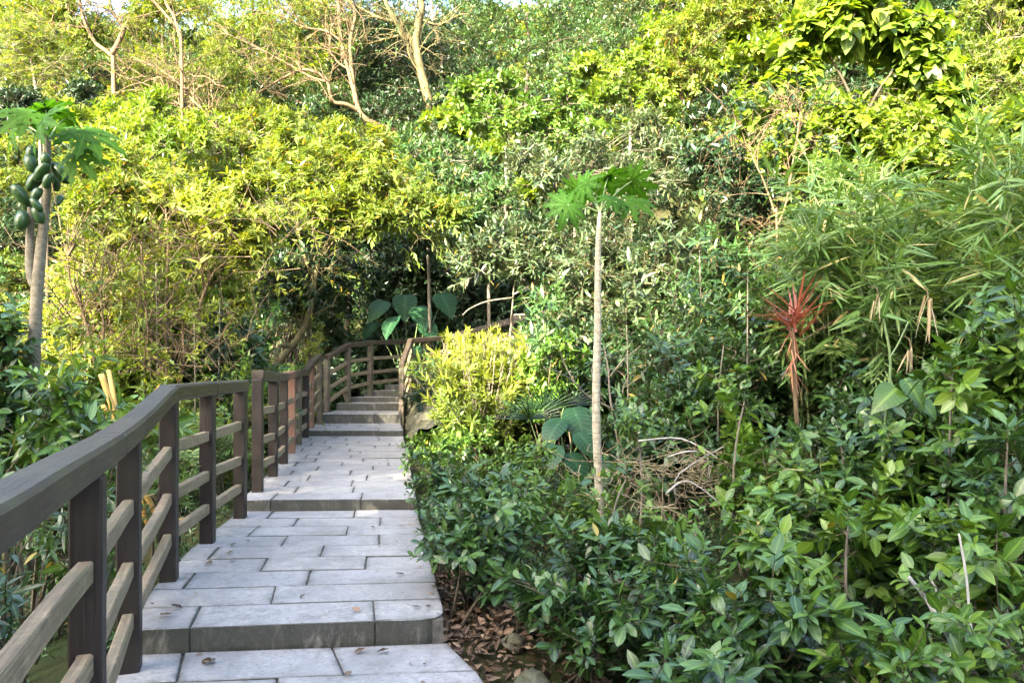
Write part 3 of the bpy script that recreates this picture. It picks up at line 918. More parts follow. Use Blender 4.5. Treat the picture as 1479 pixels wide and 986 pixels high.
for kd, (_, style, kw) in UG.items():
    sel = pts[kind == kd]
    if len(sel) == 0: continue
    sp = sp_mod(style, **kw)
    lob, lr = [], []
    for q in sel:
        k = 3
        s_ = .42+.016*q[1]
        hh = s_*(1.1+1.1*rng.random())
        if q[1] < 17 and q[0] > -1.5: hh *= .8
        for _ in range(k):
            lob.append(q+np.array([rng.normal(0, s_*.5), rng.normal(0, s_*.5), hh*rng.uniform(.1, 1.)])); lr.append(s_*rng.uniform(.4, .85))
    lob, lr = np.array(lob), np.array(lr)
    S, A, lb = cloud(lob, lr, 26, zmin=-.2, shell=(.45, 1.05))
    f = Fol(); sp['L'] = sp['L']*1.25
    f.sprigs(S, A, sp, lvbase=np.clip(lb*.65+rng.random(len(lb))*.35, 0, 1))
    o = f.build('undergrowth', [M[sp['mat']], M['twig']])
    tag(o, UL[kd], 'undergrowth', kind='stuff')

# bare twigs and dry stalks tangled in the undergrowth of the left slope
f = Fol()
for (cx_, cy_, n_, w_, h_) in ((230, 500, 200, 120, 60), (140, 420, 80, 70, 70), (1000, 90, 260, 60, 110), (1080, 300, 260, 70, 60), (300, 300, 300, 150, 90), (230, 130, 300, 150, 80)):
    for _ in range(n_):
        px, py = cx_+rng.normal(0, w_*.5), cy_+rng.normal(0, h_*.5)
        Yq = min(Yh(px, py), 30) - rng.uniform(.6, 1.9)
        if py > 330 and px < 500: Yq = rng.uniform(9.0, 11.5)
        a = W(px, py, Yq); d = nrm(np.array([rng.normal(0, .7), rng.normal(0, .4), rng.normal(.5, .6)]))
        ln = rng.uniform(.3, 1.1)
        m_ = a+d*ln*.5+rng.normal(0, .05, 3)*ln
        f.twigs([a, m_], [m_, m_+nrm(d+rng.normal(0, .4, 3))*ln*.5], [.009, .006], [.006, .003], 0)
tag(f.build('dry_twigs', [M['bark_tan']]), 'tangle of dry tan twigs and stalks in the slope undergrowth', 'dry twigs', kind='stuff')

# ------------------------------------------------------------------ hillside trees (bare trunks from the photo)
def yb(px, py): return Yh(px, py)-.4


y1 = yb(520, 200)
tree('sinuous_tree', 'pale tree with several bare twisting trunks and a sideways root on the upper slope',
     [([(578, 205, y1), (568, 188, y1), (545, 180, y1), (522, 166, y1), (512, 135, y1), (503, 100, y1), (493, 60, y1), (488, 0, y1), (478, -60, y1)], 7, 3.5),
      ([(514, 150, y1), (508, 100, y1), (506, 60, y1), (513, 20, y1), (502, -10, y1), (498, -60, y1)], 5, 3),
      ([(518, 160, y1), (500, 151, y1-.3), (480, 146, y1-.5), (471, 115, y1-.7), (440, 101, y1-.8), (405, 115, y1-.9), (370, 136, y1-1), (338, 150, y1-1)], 5, 1.6),
      ([(480, 146, y1-.5), (440, 150, y1-.6), (405, 136, y1-.8), (384, 128, y1-1), (360, 95, y1-1.2)], 3.5, 1.2),
      ([(471, 118, y1-.7), (450, 112, y1-.8), (420, 95, y1-.9), (395, 82, y1-1), (365, 66, y1-1), (330, 50, y1-1)], 3, 1),
      ([(493, 60, y1), (470, 45, y1), (440, 40, y1), (410, 25, y1), (385, 20, y1)], 3, 1),
      ([(488, 10, y1), (460, 4, y1), (430, -4, y1)], 3, 1.2), ([(503, 100, y1), (488, 90, y1), (476, 70, y1), (480, 30, y1)], 2.6, 1.2)],
     [(380, 40, y1-.5, 55), (330, 90, y1-.6, 45), (440, 10, y1, 45), (400, 100, y1+.4, 35), (360, 170, y1-.4, 35), (300, 30, y1, 40)], 'yelshrub', bark='bark_tan', per=14, L=.15)
y2 = yb(632, 195)
tree('forked_tree', 'tall forked tree with smooth mossy yellowish trunk in front of the dark hollow',
     [([(634, 205, y2), (628, 185, y2), (616, 135, y2), (606, 95, y2), (601, 62, y2), (605, 30, y2), (609, 5, y2), (596, -60, y2)], 11, 7),
      ([(602, 66, y2), (585, 48, y2), (572, 32, y2-.2), (560, 10, y2-.3), (546, -30, y2-.3)], 7, 4),
      ([(603, 100, y2), (592, 80, y2-.2), (587, 62, y2-.2), (575, 45, y2-.3)], 4, 2.5), ([(612, 30, y2), (630, 36, y2), (645, 32, y2), (660, 22, y2)], 3.5, 1.5),
      ([(572, 32, y2-.2), (545, 25, y2-.3), (520, 12, y2-.3), (500, 2, y2-.3)], 4, 2), ([(575, 52, y2), (545, 60, y2), (525, 64, y2), (505, 55, y2)], 2.8, 1.2)],
     [(650, 20, y2+.5, 45), (690, 40, y2+.6, 50), (560, -10, y2+.5, 40), (480, 20, y2+.8, 45)], 'farsmall', bark='bark_yel', per=16)
yD = yb(590, 190)+1.2  # tree added so its dark leaves stand in for the hollow's shade
tree('hollow_shade_tree', 'dark leaved tree added to darken the hollow behind the forked mossy tree',
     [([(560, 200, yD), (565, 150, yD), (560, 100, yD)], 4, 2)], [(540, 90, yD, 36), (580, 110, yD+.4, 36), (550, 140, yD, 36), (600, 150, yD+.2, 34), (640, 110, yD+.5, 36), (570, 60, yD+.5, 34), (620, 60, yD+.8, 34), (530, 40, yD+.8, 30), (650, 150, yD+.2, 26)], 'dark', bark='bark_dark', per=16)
y3 = yb(640, 150)
tree('slim_dark_tree', 'slim dark trunk rising just right of the forked mossy tree',
     [([(640, 165, y3), (637, 130, y3), (638, 85, y3), (634, 60, y3), (625, 30, y3), (622, -20, y3)], 4, 2.2), ([(637, 120, y3), (622, 95, y3), (618, 70, y3)], 2, 1)],
     [(690, 5, y3, 30)], 'dark', bark='bark', per=14)
y4 = min(yb(160, 90), 27)
tree('crooked_tree', 'crooked orange barked tree with thin crown below the patch of sky',
     [([(164, 100, y4), (160, 80, y4), (138, 62, y4), (124, 35, y4), (116, 5, y4), (110, -60, y4)], 5, 3),
      ([(161, 80, y4), (178, 45, y4), (172, 28, y4), (160, 12, y4), (155, -40, y4)], 6, 3), ([(124, 40, y4), (98, 38, y4), (75, 36, y4), (60, 28, y4)], 2.6, 1), ([(160, 14, y4), (140, 10, y4), (128, 4, y4)], 2.2, 1)],
     [(130, 50, y4+.5, 26), (60, 10, y4+.6, 40), (200, 40, y4+.5, 30), (215, 10, y4+.5, 28), (20, 20, y4+.5, 36), (100, 75, y4+.3, 36), (95, 12, y4, 16)], 'canopy', bark='bark_tan', per=11)
y5 = min(yb(262, 70), 27)
tree('twin_trunk_tree', 'two thin straight tan trunks leaning together near the top edge of the slope',
     [([(262, 70, y5), (255, 42, y5), (238, 20, y5), (220, -2, y5), (205, -40, y5)], 4, 2.5), ([(260, 55, y5), (252, 25, y5), (240, 4, y5), (232, -40, y5)], 4, 2.5)],
     [(240, 5, y5+.6, 35), (280, 10, y5+.6, 40)], 'yelshrub', bark='bark_tan', per=14)
y6 = yb(345, 235)-.8
tree('leafless_sapling', 'pale leafless sapling leaning diagonally across the bright left slope',
     [([(352, 235, y6), (335, 207, y6), (312, 184, y6), (293, 160, y6), (272, 138, y6), (255, 118, y6), (225, 98, y6), (190, 82, y6)], 4, 1.2),
      ([(293, 160, y6), (268, 155, y6), (245, 142, y6), (225, 128, y6)], 2, .8), ([(272, 138, y6), (264, 118, y6), (262, 98, y6), (255, 78, y6)], 2, .7), ([(255, 118, y6), (232, 112, y6), (210, 118, y6), (196, 130, y6)], 2, .7),
      ([(280, 146, y6), (276, 126, y6), (282, 108, y6)], 1.6, .6), ([(312, 184, y6), (300, 168, y6), (308, 150, y6), (304, 130, y6)], 1.8, .6)],
     [], 'yelshrub', bark='bark_tan', L=.1)
y7 = yb(65, 150)
tree('bare_crooked_branch_tree', 'small bare crooked branches above the left papaya tree',
     [([(62, 190, y7), (64, 150, y7), (66, 136, y7), (82, 126, y7), (98, 118, y7), (110, 106, y7), (114, 92, y7)], 4, 1.4), ([(70, 130, y7), (62, 116, y7), (52, 108, y7)], 1.8, .7), ([(82, 126, y7), (78, 112, y7), (88, 100, y7)], 1.6, .6)],
     [], 'dark', bark='bark_tan')
# crowns over the skyline and the dark upper slope
yA = 24.
for (nm, lb, tr, cr, st, bk) in (
    ('round_yellow_tree', 'bright yellow leaved tree crown at the upper left corner', [([(58, 190, 21), (52, 130, 21), (44, 80, 21)], 4, 3)], [(35, 75, 21, 48), (75, 100, 21, 42), (0, 110, 21, 42), (20, 50, 21, 40), (60, 60, 21, 30)], 'feather', 'bark'),
    ('dark_evergreen_tree', 'dark blue green tree below the yellow crown at upper left', [([(66, 230, 19.5), (50, 170, 19.5)], 4, 3)], [(10, 150, 19.5, 40), (40, 160, 20, 36), (110, 140, 20.5, 34)], 'dark', 'bark_dark'),
    ('tall_dark_tree', 'dark green tree filling the top middle of the slope', [([(760, 150, 27), (765, 80, 27), (760, 20, 27)], 6, 3)], [(740, 40, 27, 55), (800, 30, 27, 60), (860, 60, 26.5, 55), (770, 90, 26, 50), (840, -10, 27, 60), (700, 0, 27, 45), (830, 110, 25.5, 40)], 'farsmall', 'bark_dark'),
    ('shadowed_tree', 'very dark tree behind the heart leaved bush at the top right', [([(1340, 200, 24), (1345, 120, 24), (1350, 40, 24)], 6, 4)], [(1340, 20, 24, 55), (1360, 70, 24, 50), (1300, -10, 24, 55), (1350, 120, 23.5, 45), (1230, -5, 24, 45)], 'dark', 'bark_dark'),
    ('pale_vine_tree', 'vine draped pale green tree in the upper right corner', [([(1430, 260, 17), (1435, 160, 17), (1440, 60, 17)], 6, 3)], [(1430, 30, 17, 50), (1470, 60, 17, 55), (1415, 100, 16.8, 45), (1460, 140, 16.5, 55), (1420, 190, 16.2, 50), (1480, 220, 16, 50), (1450, -10, 17, 50)], 'yelshrub', 'bark'),
    ('dry_grass_tree', 'golden dry leaved tree along the top edge right of centre', [([(985, 150, 24), (980, 90, 24)], 5, 3)], [(975, 60, 24, 45), (1000, 110, 23.5, 45), (1010, 30, 24, 40), (1060, 20, 24, 45), (1100, 0, 24, 40), (950, 110, 23.5, 36)], 'canopy', 'bark_tan')):
    tree(nm, lb, tr, cr, st, bark=bk, per=16)

for (lb, tr, cr, st, kw) in (
    ('leafy tree on the skyline just right of the patch of sky', [([(235, 60, 30), (235, 20, 30), (235, -20, 30)], 4, 2)], [(205, 5, 30, 34), (240, 20, 30, 38), (285, 10, 30, 40), (265, -20, 30, 40), (215, 40, 30, 30), (190, 30, 30.5, 22), (225, -12, 30, 30), (290, -18, 30, 34)], 'yelshrub', dict(L=.17)),
    ('broad pale tree on the skyline behind the sinuous trunks', [([(365, 60, 30), (365, 20, 30), (365, -30, 30)], 4, 2)], [(330, 0, 30, 42), (380, 20, 30, 42), (430, 5, 30, 44), (350, 45, 29.6, 36), (400, -25, 30, 40), (470, 25, 30, 40), (320, -30, 30, 40), (355, -8, 29.8, 36), (415, -18, 29.8, 38), (460, -14, 29.8, 38)], 'canopy', dict(L=.17, mat='lime')),
    ('dark green tree on the skyline behind the forked mossy tree', [([(545, 60, 31), (545, 20, 31), (545, -30, 31)], 4, 2)], [(500, -5, 31, 42), (550, 10, 31, 44), (600, -10, 31, 44), (520, 40, 30.6, 36), (650, -15, 31, 44), (590, 40, 30.6, 36), (520, -28, 31, 40), (700, -20, 31, 44), (760, -22, 31, 44)], 'farsmall', dict(L=.17)),
    ('small tree on the skyline left of the patch of sky', [([(65, 60, 29), (65, 20, 29), (65, -20, 29)], 4, 2)], [(60, 10, 29, 34), (30, -10, 29, 36), (80, 35, 29, 26), (5, 20, 29, 34)], 'canopy', dict(L=.16))):
    dY = max(y1, y2)+3-30
    tr = [([(p[0], p[1], p[2]+dY) for p in q], a_, b_) for q, a_, b_ in tr]; cr = [(c[0], c[1], c[2]+dY, c[3]*1.1) for c in cr]
    tree('skyline_tree', lb, tr, cr, st, bark='bark_dark', per=15, **kw)

# bright heart-leaved bush top right
tree('heart_leaf_bush', 'big lime bush with large heart shaped leaves arching at the top right of the slope',
     [([(1235, 240, 14.4), (1240, 180, 14.4), (1220, 120, 14.4), (1190, 70, 14.4)], 5, 2), ([(1238, 190, 14.4), (1270, 130, 14.4), (1300, 90, 14.4)], 4, 2)],
     [(1180, 55, 14.4, 42), (1225, 40, 14.3, 46), (1270, 38, 14.3, 40), (1315, 60, 14.3, 38), (1155, 95, 14.4, 34), (1335, 110, 14.2, 34), (1360, 160, 14, 36), (1130, 140, 14.3, 36)], 'heart', bark='bark_dark', per=9, cat='bush')
tree('lime_shrub', 'yellow lime shrub spilling down in the sun below the heart leaved bush',
     [([(1250, 330, 13), (1245, 260, 13), (1240, 210, 13)], 3, 1.5)],
     [(1190, 190, 13.2, 48), (1250, 195, 13, 42), (1310, 200, 13, 48), (1370, 225, 12.8, 42), (1150, 215, 13.2, 38), (1280, 240, 12.6, 40), (1420, 240, 12.5, 36), (1090, 170, 14, 40)], 'farbroad', bark='bark', per=14, cat='shrub', L=.19)
tree('bare_stem_shrub', 'dead looking shrub of two thin bare forked stems on the right slope',
     [([(1122, 335, 11.5), (1118, 305, 11.5), (1103, 262, 11.5), (1086, 225, 11.5), (1080, 195, 11.5), (1066, 175, 11.5)], 2.6, 1), ([(1124, 325, 11.5), (1136, 290, 11.5), (1145, 235, 11.5), (1152, 190, 11.5), (1158, 150, 11.5)], 2.2, 1),
      ([(1086, 225, 11.5), (1070, 205, 11.5), (1055, 195, 11.5)], 1.4, .6), ([(1150, 185, 11.5), (1140, 160, 11.5), (1130, 150, 11.5)], 1.3, .6)],
     [(1060, 260, 12.3, 40), (1020, 235, 12.8, 36), (1100, 290, 12.2, 30)], 'dark', bark='bark_tan', per=12, cat='shrub')

# ------------------------------------------------------------------ left slope, sunlit saplings
y8 = 10.2
tree('slender_sapling', 'clump of slender tan saplings in the sun with golden green crown behind the near railing',
     [([(240, 560, y8), (228, 520, y8), (215, 470, y8), (207, 400, y8), (204, 350, y8)], 4.5, 2), ([(243, 560, y8-.1), (241, 500, y8-.1), (241, 430, y8-.1), (243, 360, y8-.1), (240, 310, y8)], 5, 2),
      ([(258, 560, y8), (266, 515, y8), (282, 465, y8), (296, 420, y8), (310, 392, y8)], 5, 2.2), ([(262, 540, y8), (258, 500, y8-.2), (232, 470, y8-.3), (220, 440, y8)], 3, 1.2),
      ([(310, 392, y8), (335, 372, y8), (360, 355, y8)], 2.4, 1), ([(296, 420, y8), (290, 380, y8), (280, 340, y8)], 2.4, 1), ([(270, 508, y8), (300, 490, y8-.2), (318, 505, y8-.3)], 1.6, .7)],
     [(330, 330, y8, 46), (380, 325, y8+.2, 36), (290, 300, y8+.3, 46), (240, 290, y8+.4, 42), (350, 290, y8+.4, 36), (360, 365, y8-.2, 26)], 'canopy', bark='bark_tan', per=12, L=.14, ax=.28, mat='gold')
tree('leggy_shrub', 'leggy pale stemmed shrub with sparse yellow leaves just right of the left papaya tree',
     [([(140, 560, 9.6), (128, 480, 9.6), (118, 445, 9.6), (112, 400, 9.6)], 4, 2), ([(150, 560, 9.4), (150, 480, 9.4), (146, 420, 9.4), (150, 370, 9.4)], 3, 1.6), ([(118, 445, 9.6), (102, 410, 9.6), (98, 370, 9.6)], 2, 1), ([(146, 420, 9.4), (165, 390, 9.4), (170, 360, 9.4)], 2, 1)],
     [(130, 310, 10.2, 40), (180, 290, 10.4, 42), (110, 260, 10.6, 40), (170, 240, 10.8, 38)], 'yelshrub', bark='bark_tan', per=11, cat='shrub')
for (lb, px, yt, Yq, wpx, st, kw) in (
    ('broad yellow green shrub in the sun above the leggy shrub', 200, 200, 12.5, 190, 'yelshrub', dict(L=.14)),
    ('yellow green shrub with orange old leaves in the middle of the left slope', 300, 240, 13, 160, 'yelshrub', dict(mat='gold')),
    ('golden leaved shrub in the sun behind the bare twigs left of the saplings', 150, 320, 11.8, 150, 'yelshrub', dict(mat='gold', L=.13)),
    ('golden green shrub in the sun behind the tan saplings', 255, 350, 11.8, 150, 'yelshrub', dict(mat='lime', L=.14)),
    ('pale sunlit shrub at the foot of the tan saplings', 190, 440, 10.8, 150, 'light', dict(mat='lime')),
    ('mid green shrub between the saplings and the shaded tunnel', 350, 400, 11.5, 110, 'farsmall', {}),
    ('dark shrub at the mouth of the shaded tunnel left of the path', 330, 440, 10.8, 100, 'dark', {}),
    ('light green upright shrub beside the second railing', 365, 505, 9.6, 50, 'lance', dict(mat='glossylight', L=.12))):
    shrub('shrub', lb, px, yt, Yq, wpx, st, 1., **kw)

# central canopy and the leaning trunk over the stairs
yc = 15.2
tree('leaning_tree', 'tree leaning over the shaded stairs with sunlit yellow green drooping canopy',
     [([(392, 545, yc), (405, 520, yc), (428, 492, yc), (444, 462, yc), (452, 425, yc), (460, 380, yc), (480, 340, yc)], 9, 5), ([(420, 500, yc), (404, 500, yc-.2), (398, 522, yc-.3)], 6, 5),
      ([(460, 380, yc), (500, 330, yc-.3), (545, 310, yc-.5), (590, 320, yc-.6)], 4, 1.5), ([(455, 410, yc), (440, 370, yc), (430, 330, yc)], 4, 2)],
     [(470, 240, yc-.3, 52), (520, 260, yc-.5, 52), (570, 275, yc-.6, 46), (610, 300, yc-.7, 36), (440, 270, yc-.2, 42), (500, 310, yc-.8, 40), (545, 320, yc-.9, 34), (470, 310, yc-.6, 36), (480, 205, yc, 34), (420, 220, yc+.2, 34), (640, 310, yc-.6, 24), (540, 225, yc, 36)], 'canopy', bark='bark_yel', per=12, L=.18)
tree('added_shade_tree', 'dark spreading tree added behind the leaning tree to keep the stairs in deep shade',  # crown added to block the sky above the tunnel and darken it
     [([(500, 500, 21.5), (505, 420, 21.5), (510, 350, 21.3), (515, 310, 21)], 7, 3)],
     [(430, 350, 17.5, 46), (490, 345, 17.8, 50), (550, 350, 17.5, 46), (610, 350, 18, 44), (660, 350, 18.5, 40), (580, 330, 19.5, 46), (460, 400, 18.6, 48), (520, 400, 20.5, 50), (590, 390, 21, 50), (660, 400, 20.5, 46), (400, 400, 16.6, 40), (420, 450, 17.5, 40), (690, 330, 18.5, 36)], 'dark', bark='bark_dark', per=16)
for (nm, lb, cr, st, kw) in (
    ('sunlit_tree', 'sunlit lime tree between the left papaya and the leafless sapling', [(150, 215, 14.5, 44), (205, 190, 14.6, 44), (250, 220, 14.2, 40), (110, 190, 15, 36), (170, 165, 15.2, 34), (290, 190, 14.8, 34), (230, 160, 15.4, 30)], 'yelshrub', dict(mat='lime', L=.16)),
    ('sunlit_tree', 'pale yellow green tree behind the leafless sapling', [(320, 215, 16.5, 42), (365, 190, 16.8, 44), (400, 230, 16.2, 40), (340, 260, 15.8, 36), (425, 190, 17, 34), (380, 270, 15.6, 34)], 'canopy', dict(L=.17)),
    ('sunlit_tree', 'mid green tree half in the sun just above the right end of the drooping canopy', [(610, 245, 18.5, 36), (650, 270, 18, 38), (690, 250, 18.5, 40), (640, 230, 19, 32), (720, 290, 17.5, 36), (670, 310, 17, 32), (590, 215, 19, 26)], 'lancegrey', dict(mat='mid', L=.2, tm=T_LANCE_LO)),
    ('sunlit_tree', 'grey green tree in the half shade left of the bare forked stems', [(800, 260, 17, 42), (850, 235, 17.2, 44), (910, 260, 17, 44), (960, 230, 17.4, 42), (880, 290, 16, 40), (1000, 270, 16.5, 36), (760, 230, 17.5, 34), (940, 190, 18, 36)], 'lancegrey', dict(L=.2, tm=T_LANCE_LO)),
    ('sunlit_tree', 'mixed bright green tree below the tall dark tree at the top middle', [(700, 170, 21, 40), (750, 190, 20.5, 42), (810, 165, 21, 42), (670, 140, 21.5, 30), (850, 200, 20, 34), (720, 130, 22, 30)], 'farbroad', dict(mat='glossylight', L=.2)),
    ('sunlit_tree', 'small lime tree above the red stump of the upper slope', [(880, 130, 21, 34), (915, 110, 21.5, 34), (860, 100, 22, 28), (945, 150, 20.5, 34)], 'farbroad', dict(mat='lime', L=.18))):
    cx_, cy_, Y_ = cr[0][:3]
    gy_ = cy_+120
    o_ = 95 if cx_ == 610 else 30
    tree(nm, lb.replace('above the red stump of the upper slope', 'on the upper slope left of the golden dry tree'), [([(cx_+o_, cy_+90, Y_+.2), (cx_+o_+4, cy_+40, Y_+.2), (cx_+o_-2, cy_, Y_+.2)], 4, 2)], cr, st, bark='bark', per=14, **kw)
for (lb, px, yt, Yq, wpx, st, kw) in (  # dark ones put part of the tunnel's shade into leaf colour
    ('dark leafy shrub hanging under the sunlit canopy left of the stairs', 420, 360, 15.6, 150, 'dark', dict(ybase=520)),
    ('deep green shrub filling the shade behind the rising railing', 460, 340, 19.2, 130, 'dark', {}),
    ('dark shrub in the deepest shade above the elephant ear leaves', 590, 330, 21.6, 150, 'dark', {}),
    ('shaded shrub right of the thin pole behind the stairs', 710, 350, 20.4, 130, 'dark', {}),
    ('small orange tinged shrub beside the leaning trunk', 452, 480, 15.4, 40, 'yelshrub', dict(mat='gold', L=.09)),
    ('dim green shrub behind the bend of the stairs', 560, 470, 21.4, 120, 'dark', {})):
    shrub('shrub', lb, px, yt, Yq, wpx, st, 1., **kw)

# ------------------------------------------------------------------ middle distance, right of the path
tree('arching_shrub', 'grey green shrub with pale bare arching branches above the upper railing',
     [([(735, 520, 13), (738, 470, 13), (742, 420, 12.8), (745, 380, 12.6), (735, 350, 12.4)], 3, 1.2), ([(742, 430, 12.8), (705, 435, 12.4), (680, 445, 12.2), (668, 455, 12)], 2.2, .8), ([(742, 425, 12.8), (770, 410, 12.6), (795, 385, 12.4)], 2, .8), ([(740, 455, 13), (770, 455, 12.6), (800, 470, 12.4)], 2, .8)],
     [(690, 380, 12.6, 40), (740, 350, 12.8, 44), (790, 360, 13, 44), (770, 385, 12.5, 30), (820, 385, 13, 36)], 'lancegrey', bark='bark', per=15, cat='shrub')
mid_right = (
    ('tall mixed green shrub behind the bamboo above the red leaved plant', 1170, 290, 10.2, 170, 'lance', dict(mat='mid')),
    ('tall bright shrub behind the middle of the bamboo', 1300, 280, 10, 180, 'lightbig', dict(L=.15)),
    ('tall leafy shrub behind the bamboo at the right edge', 1430, 240, 9.6, 180, 'lightbig', dict(L=.16, mat='mid')),
    ('grey green lance leaved shrub behind the crown of the young papaya', 860, 310, 12.5, 190, 'lancegrey', {}),
    ('grey green shrub to the right of the slim papaya trunk', 950, 340, 11.5, 190, 'lancegrey', {}),
    ('broad shaded shrub below the bare forked stems', 1040, 330, 11, 190, 'lancegrey', dict(mat='mid')),
    ('mid green shrub above the elephant ear leaves by the slim papaya', 790, 430, 10.8, 130, 'lance', {}),
    ('small bright green shrub left of the slim papaya trunk at mid height', 790, 460, 9.4, 100, 'light', dict(L=.09)),
    ('dark shrub in the shade right of the yellow bush', 830, 470, 10.8, 150, 'dark', {}),
    ('dark green shrub behind the dry brush pile', 960, 430, 9.2, 170, 'dark', dict(mat='mid', L=.12)),
    ('bright lance leaved shrub between slim papaya and red leaved plant', 985, 400, 9.4, 120, 'lance', {}),
    ('dense dark glossy shrub behind the red leaved plant', 1090, 430, 8.6, 230, 'glossybig', dict(L=.1)),
    ('dense dark glossy shrub between red leaved plant and dead fronds', 1230, 460, 8.2, 230, 'glossybig', dict(L=.1)),
    ('dark glossy shrub under the bamboo at the right edge', 1390, 430, 7.8, 230, 'glossybig', dict(mat='mid')),
    ('mid green shrub left of the red leaved plant', 1020, 500, 7.6, 170, 'glossybig', {}),
    ('low shrub in the shade right of the slim papaya trunk', 930, 560, 7.6, 170, 'glossy', {}),
    ('low dark shrub in the gap behind the dry brush pile', 1010, 590, 7.2, 150, 'glossy', {}),
)
for (lb, px, yt, Yq, wpx, st, kw) in mid_right:
    shrub('shrub', lb, px, yt, Yq, wpx, st, 1., **kw)

# yellow bush by the stairs
Yy = 10.4
root = empty('yellow_bush', W(700, 650, Yy), 'upright bush with narrow leaves turning bright yellow at the top beside the stairs', 'bush')
f = Fol(); st = Fol()
n = 190
bx = rng.normal(0, .17, n); by = rng.normal(0, .22, n)
ang = rng.normal(0, .5, n)
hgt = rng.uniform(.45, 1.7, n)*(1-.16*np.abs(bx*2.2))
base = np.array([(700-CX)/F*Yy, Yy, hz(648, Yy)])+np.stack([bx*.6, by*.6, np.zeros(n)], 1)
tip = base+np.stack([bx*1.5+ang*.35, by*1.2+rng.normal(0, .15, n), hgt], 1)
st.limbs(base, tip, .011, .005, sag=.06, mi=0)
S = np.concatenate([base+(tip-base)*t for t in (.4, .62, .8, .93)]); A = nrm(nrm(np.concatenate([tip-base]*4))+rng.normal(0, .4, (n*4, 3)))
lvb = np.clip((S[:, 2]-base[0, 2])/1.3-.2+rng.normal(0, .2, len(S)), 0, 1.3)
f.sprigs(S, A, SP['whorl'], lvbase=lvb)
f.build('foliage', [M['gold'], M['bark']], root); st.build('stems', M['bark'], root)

# ------------------------------------------------------------------ papaya trees
def papaya_leaf(root, base, d, plen, size, droop=.5, pet='petiole'):
    """long stalk and a deeply lobed palmate blade"""
    d = nrm(np.array(d, float)); base = np.array(base, float)
    end = base+d*plen
    mid = (base+end)/2+UP*plen*.08
    m = MB(); m.tube([base, mid, end], [.009, .007, .005], 6, 4)
    lf = Fol()
    hd = nrm(np.array([d[0], d[1], -.75 + .45*d[2]])+rng.normal(0, .12, 3))
    nrm_ = nrm(UP*.7+np.array([0, -.8, 0])+.5*hd+rng.normal(0, .4, 3))
    nrm_ = nrm(nrm_-(nrm_@hd)*hd)
    side = nrm(np.cross(nrm_, hd))
    prof = ((0, .10), (.16, .16), (.3, .13), (.42, .34), (.5, .17), (.62, .32), (.7, .13), (.82, .2), (.88, .07), (1, .01))
    tm = tmpl_hi(prof, .1, droop)
    Pn, D, N, L = [], [], [], []
    for a in (-150, -112, -76, -38, 0, 38, 76, 112, 150):
        r = math.radians(a+rng.normal(0, 4))
        D.append(hd*math.cos(r)+side*math.sin(r)); N.append(nrm_); Pn.append(end); L.append(size*(.62+.38*math.cos(r*.55))*rng.uniform(.92, 1.08))
    lf.leaves(Pn, D, N, L, .62, tm, 0, np.full(9, rng.random()))
    lo = lf.build('leaf', [M['pap']], root)
    off = np.array(root.location)
    po = m.build('petiole', M[pet], root, smooth=True)
    po.parent = lo


Yp = 7.0
pb = W(50, 600, Yp); pb[2] = gz(pb[0], Yp)-.05
root = empty('papaya_tree', pb, 'papaya tree heavy with green fruit standing at the left edge', 'papaya tree')
m = MB()
m.tube([pb, W(49, 540, Yp), W(51, 470, Yp), W(54, 415, Yp), W(61, 340, Yp), W(68, 270, Yp), W(69, 200, Yp)], [.062, .058, .054, .054, .044, .038, .028], 12, 5, wob=.03)
m.build('trunk', M['papbark_brown'], root, smooth=True)
m = MB(); m.tube([W(54, 415, Yp), W(45, 398, Yp), W(43, 360, Yp), W(45, 300, Yp)], [.05, .045, .04, .03], 10, 5, wob=.03)
m.build('side_trunk', M['papbark_brown'], root, smooth=True)
for (fx, fy, fr, dy) in ((46, 222, 9, -.1), (45, 237, 12, -.16), (66, 231, 9, -.18), (60, 249, 11, -.2), (88, 250, 15, -.08), (50, 263, 12, -.02), (80, 266, 10, .06), (31, 283, 12, -.12), (53, 281, 9, -.16), (53, 296, 9, -.2), (56, 311, 10, -.14), (32, 319, 12, -.1), (84, 290, 9, 0), (70, 262, 9, -.22), (40, 300, 9, .05)):
    c = W(fx, fy, Yp+dy); r = fr*rng.uniform(.78, .98)*Yp/F
    b = MB(); nv, nh = 10, 12; vs, fs = [], []
    tl = rng.normal(0, .25, 2)
    for i in range(nv+1):
        t = i/nv; th = math.pi*t
        rr = r*math.sin(th)**.8*(1-.25*(1-t)) if 0 < i < nv else 0
        for j in range(nh):
            a = 6.283*j/nh; zz = -r*1.28*(-math.cos(th))*-1
            k = 1+.03*math.cos(5*a)
            vs.append(c+np.array([rr*k*math.cos(a)+tl[0]*zz, rr*k*math.sin(a)+tl[1]*zz, zz]))
    for i in range(nv):
        for j in range(nh): fs.append((i*nh+j, (i+1)*nh+j, (i+1)*nh+(j+1) % nh, i*nh+(j+1) % nh))
    b.add(vs, fs); b.build('fruit', M['fruit'], root, smooth=True)
top = W(69, 203, Yp)
for (ex, ey, dy, sz) in ((66, 158, .25, .34), (40, 165, -.2, .33), (100, 170, .5, .36), (125, 190, -.25, .38), (20, 180, .2, .35), (60, 175, -.5, .32), (112, 225, -.3, .3)):
    e = W(ex, ey, Yp+dy); v = e-top
    papaya_leaf(root, top, v, np.linalg.norm(v), sz)
# two leaf-stalks without blades
m = MB(); m.tube([W(66, 203, Yp), W(35, 185, Yp), W(-5, 150, Yp-.1)], [.011, .008, .006], 6, 4); m.build('petiole', M['petiole'], root, smooth=True)
m = MB(); m.tube([W(66, 210, Yp), W(74, 260, Yp-.22), W(82, 300, Yp-.25)], [.01, .007, .005], 6, 4); m.build('petiole', M['straw'], root, smooth=True)

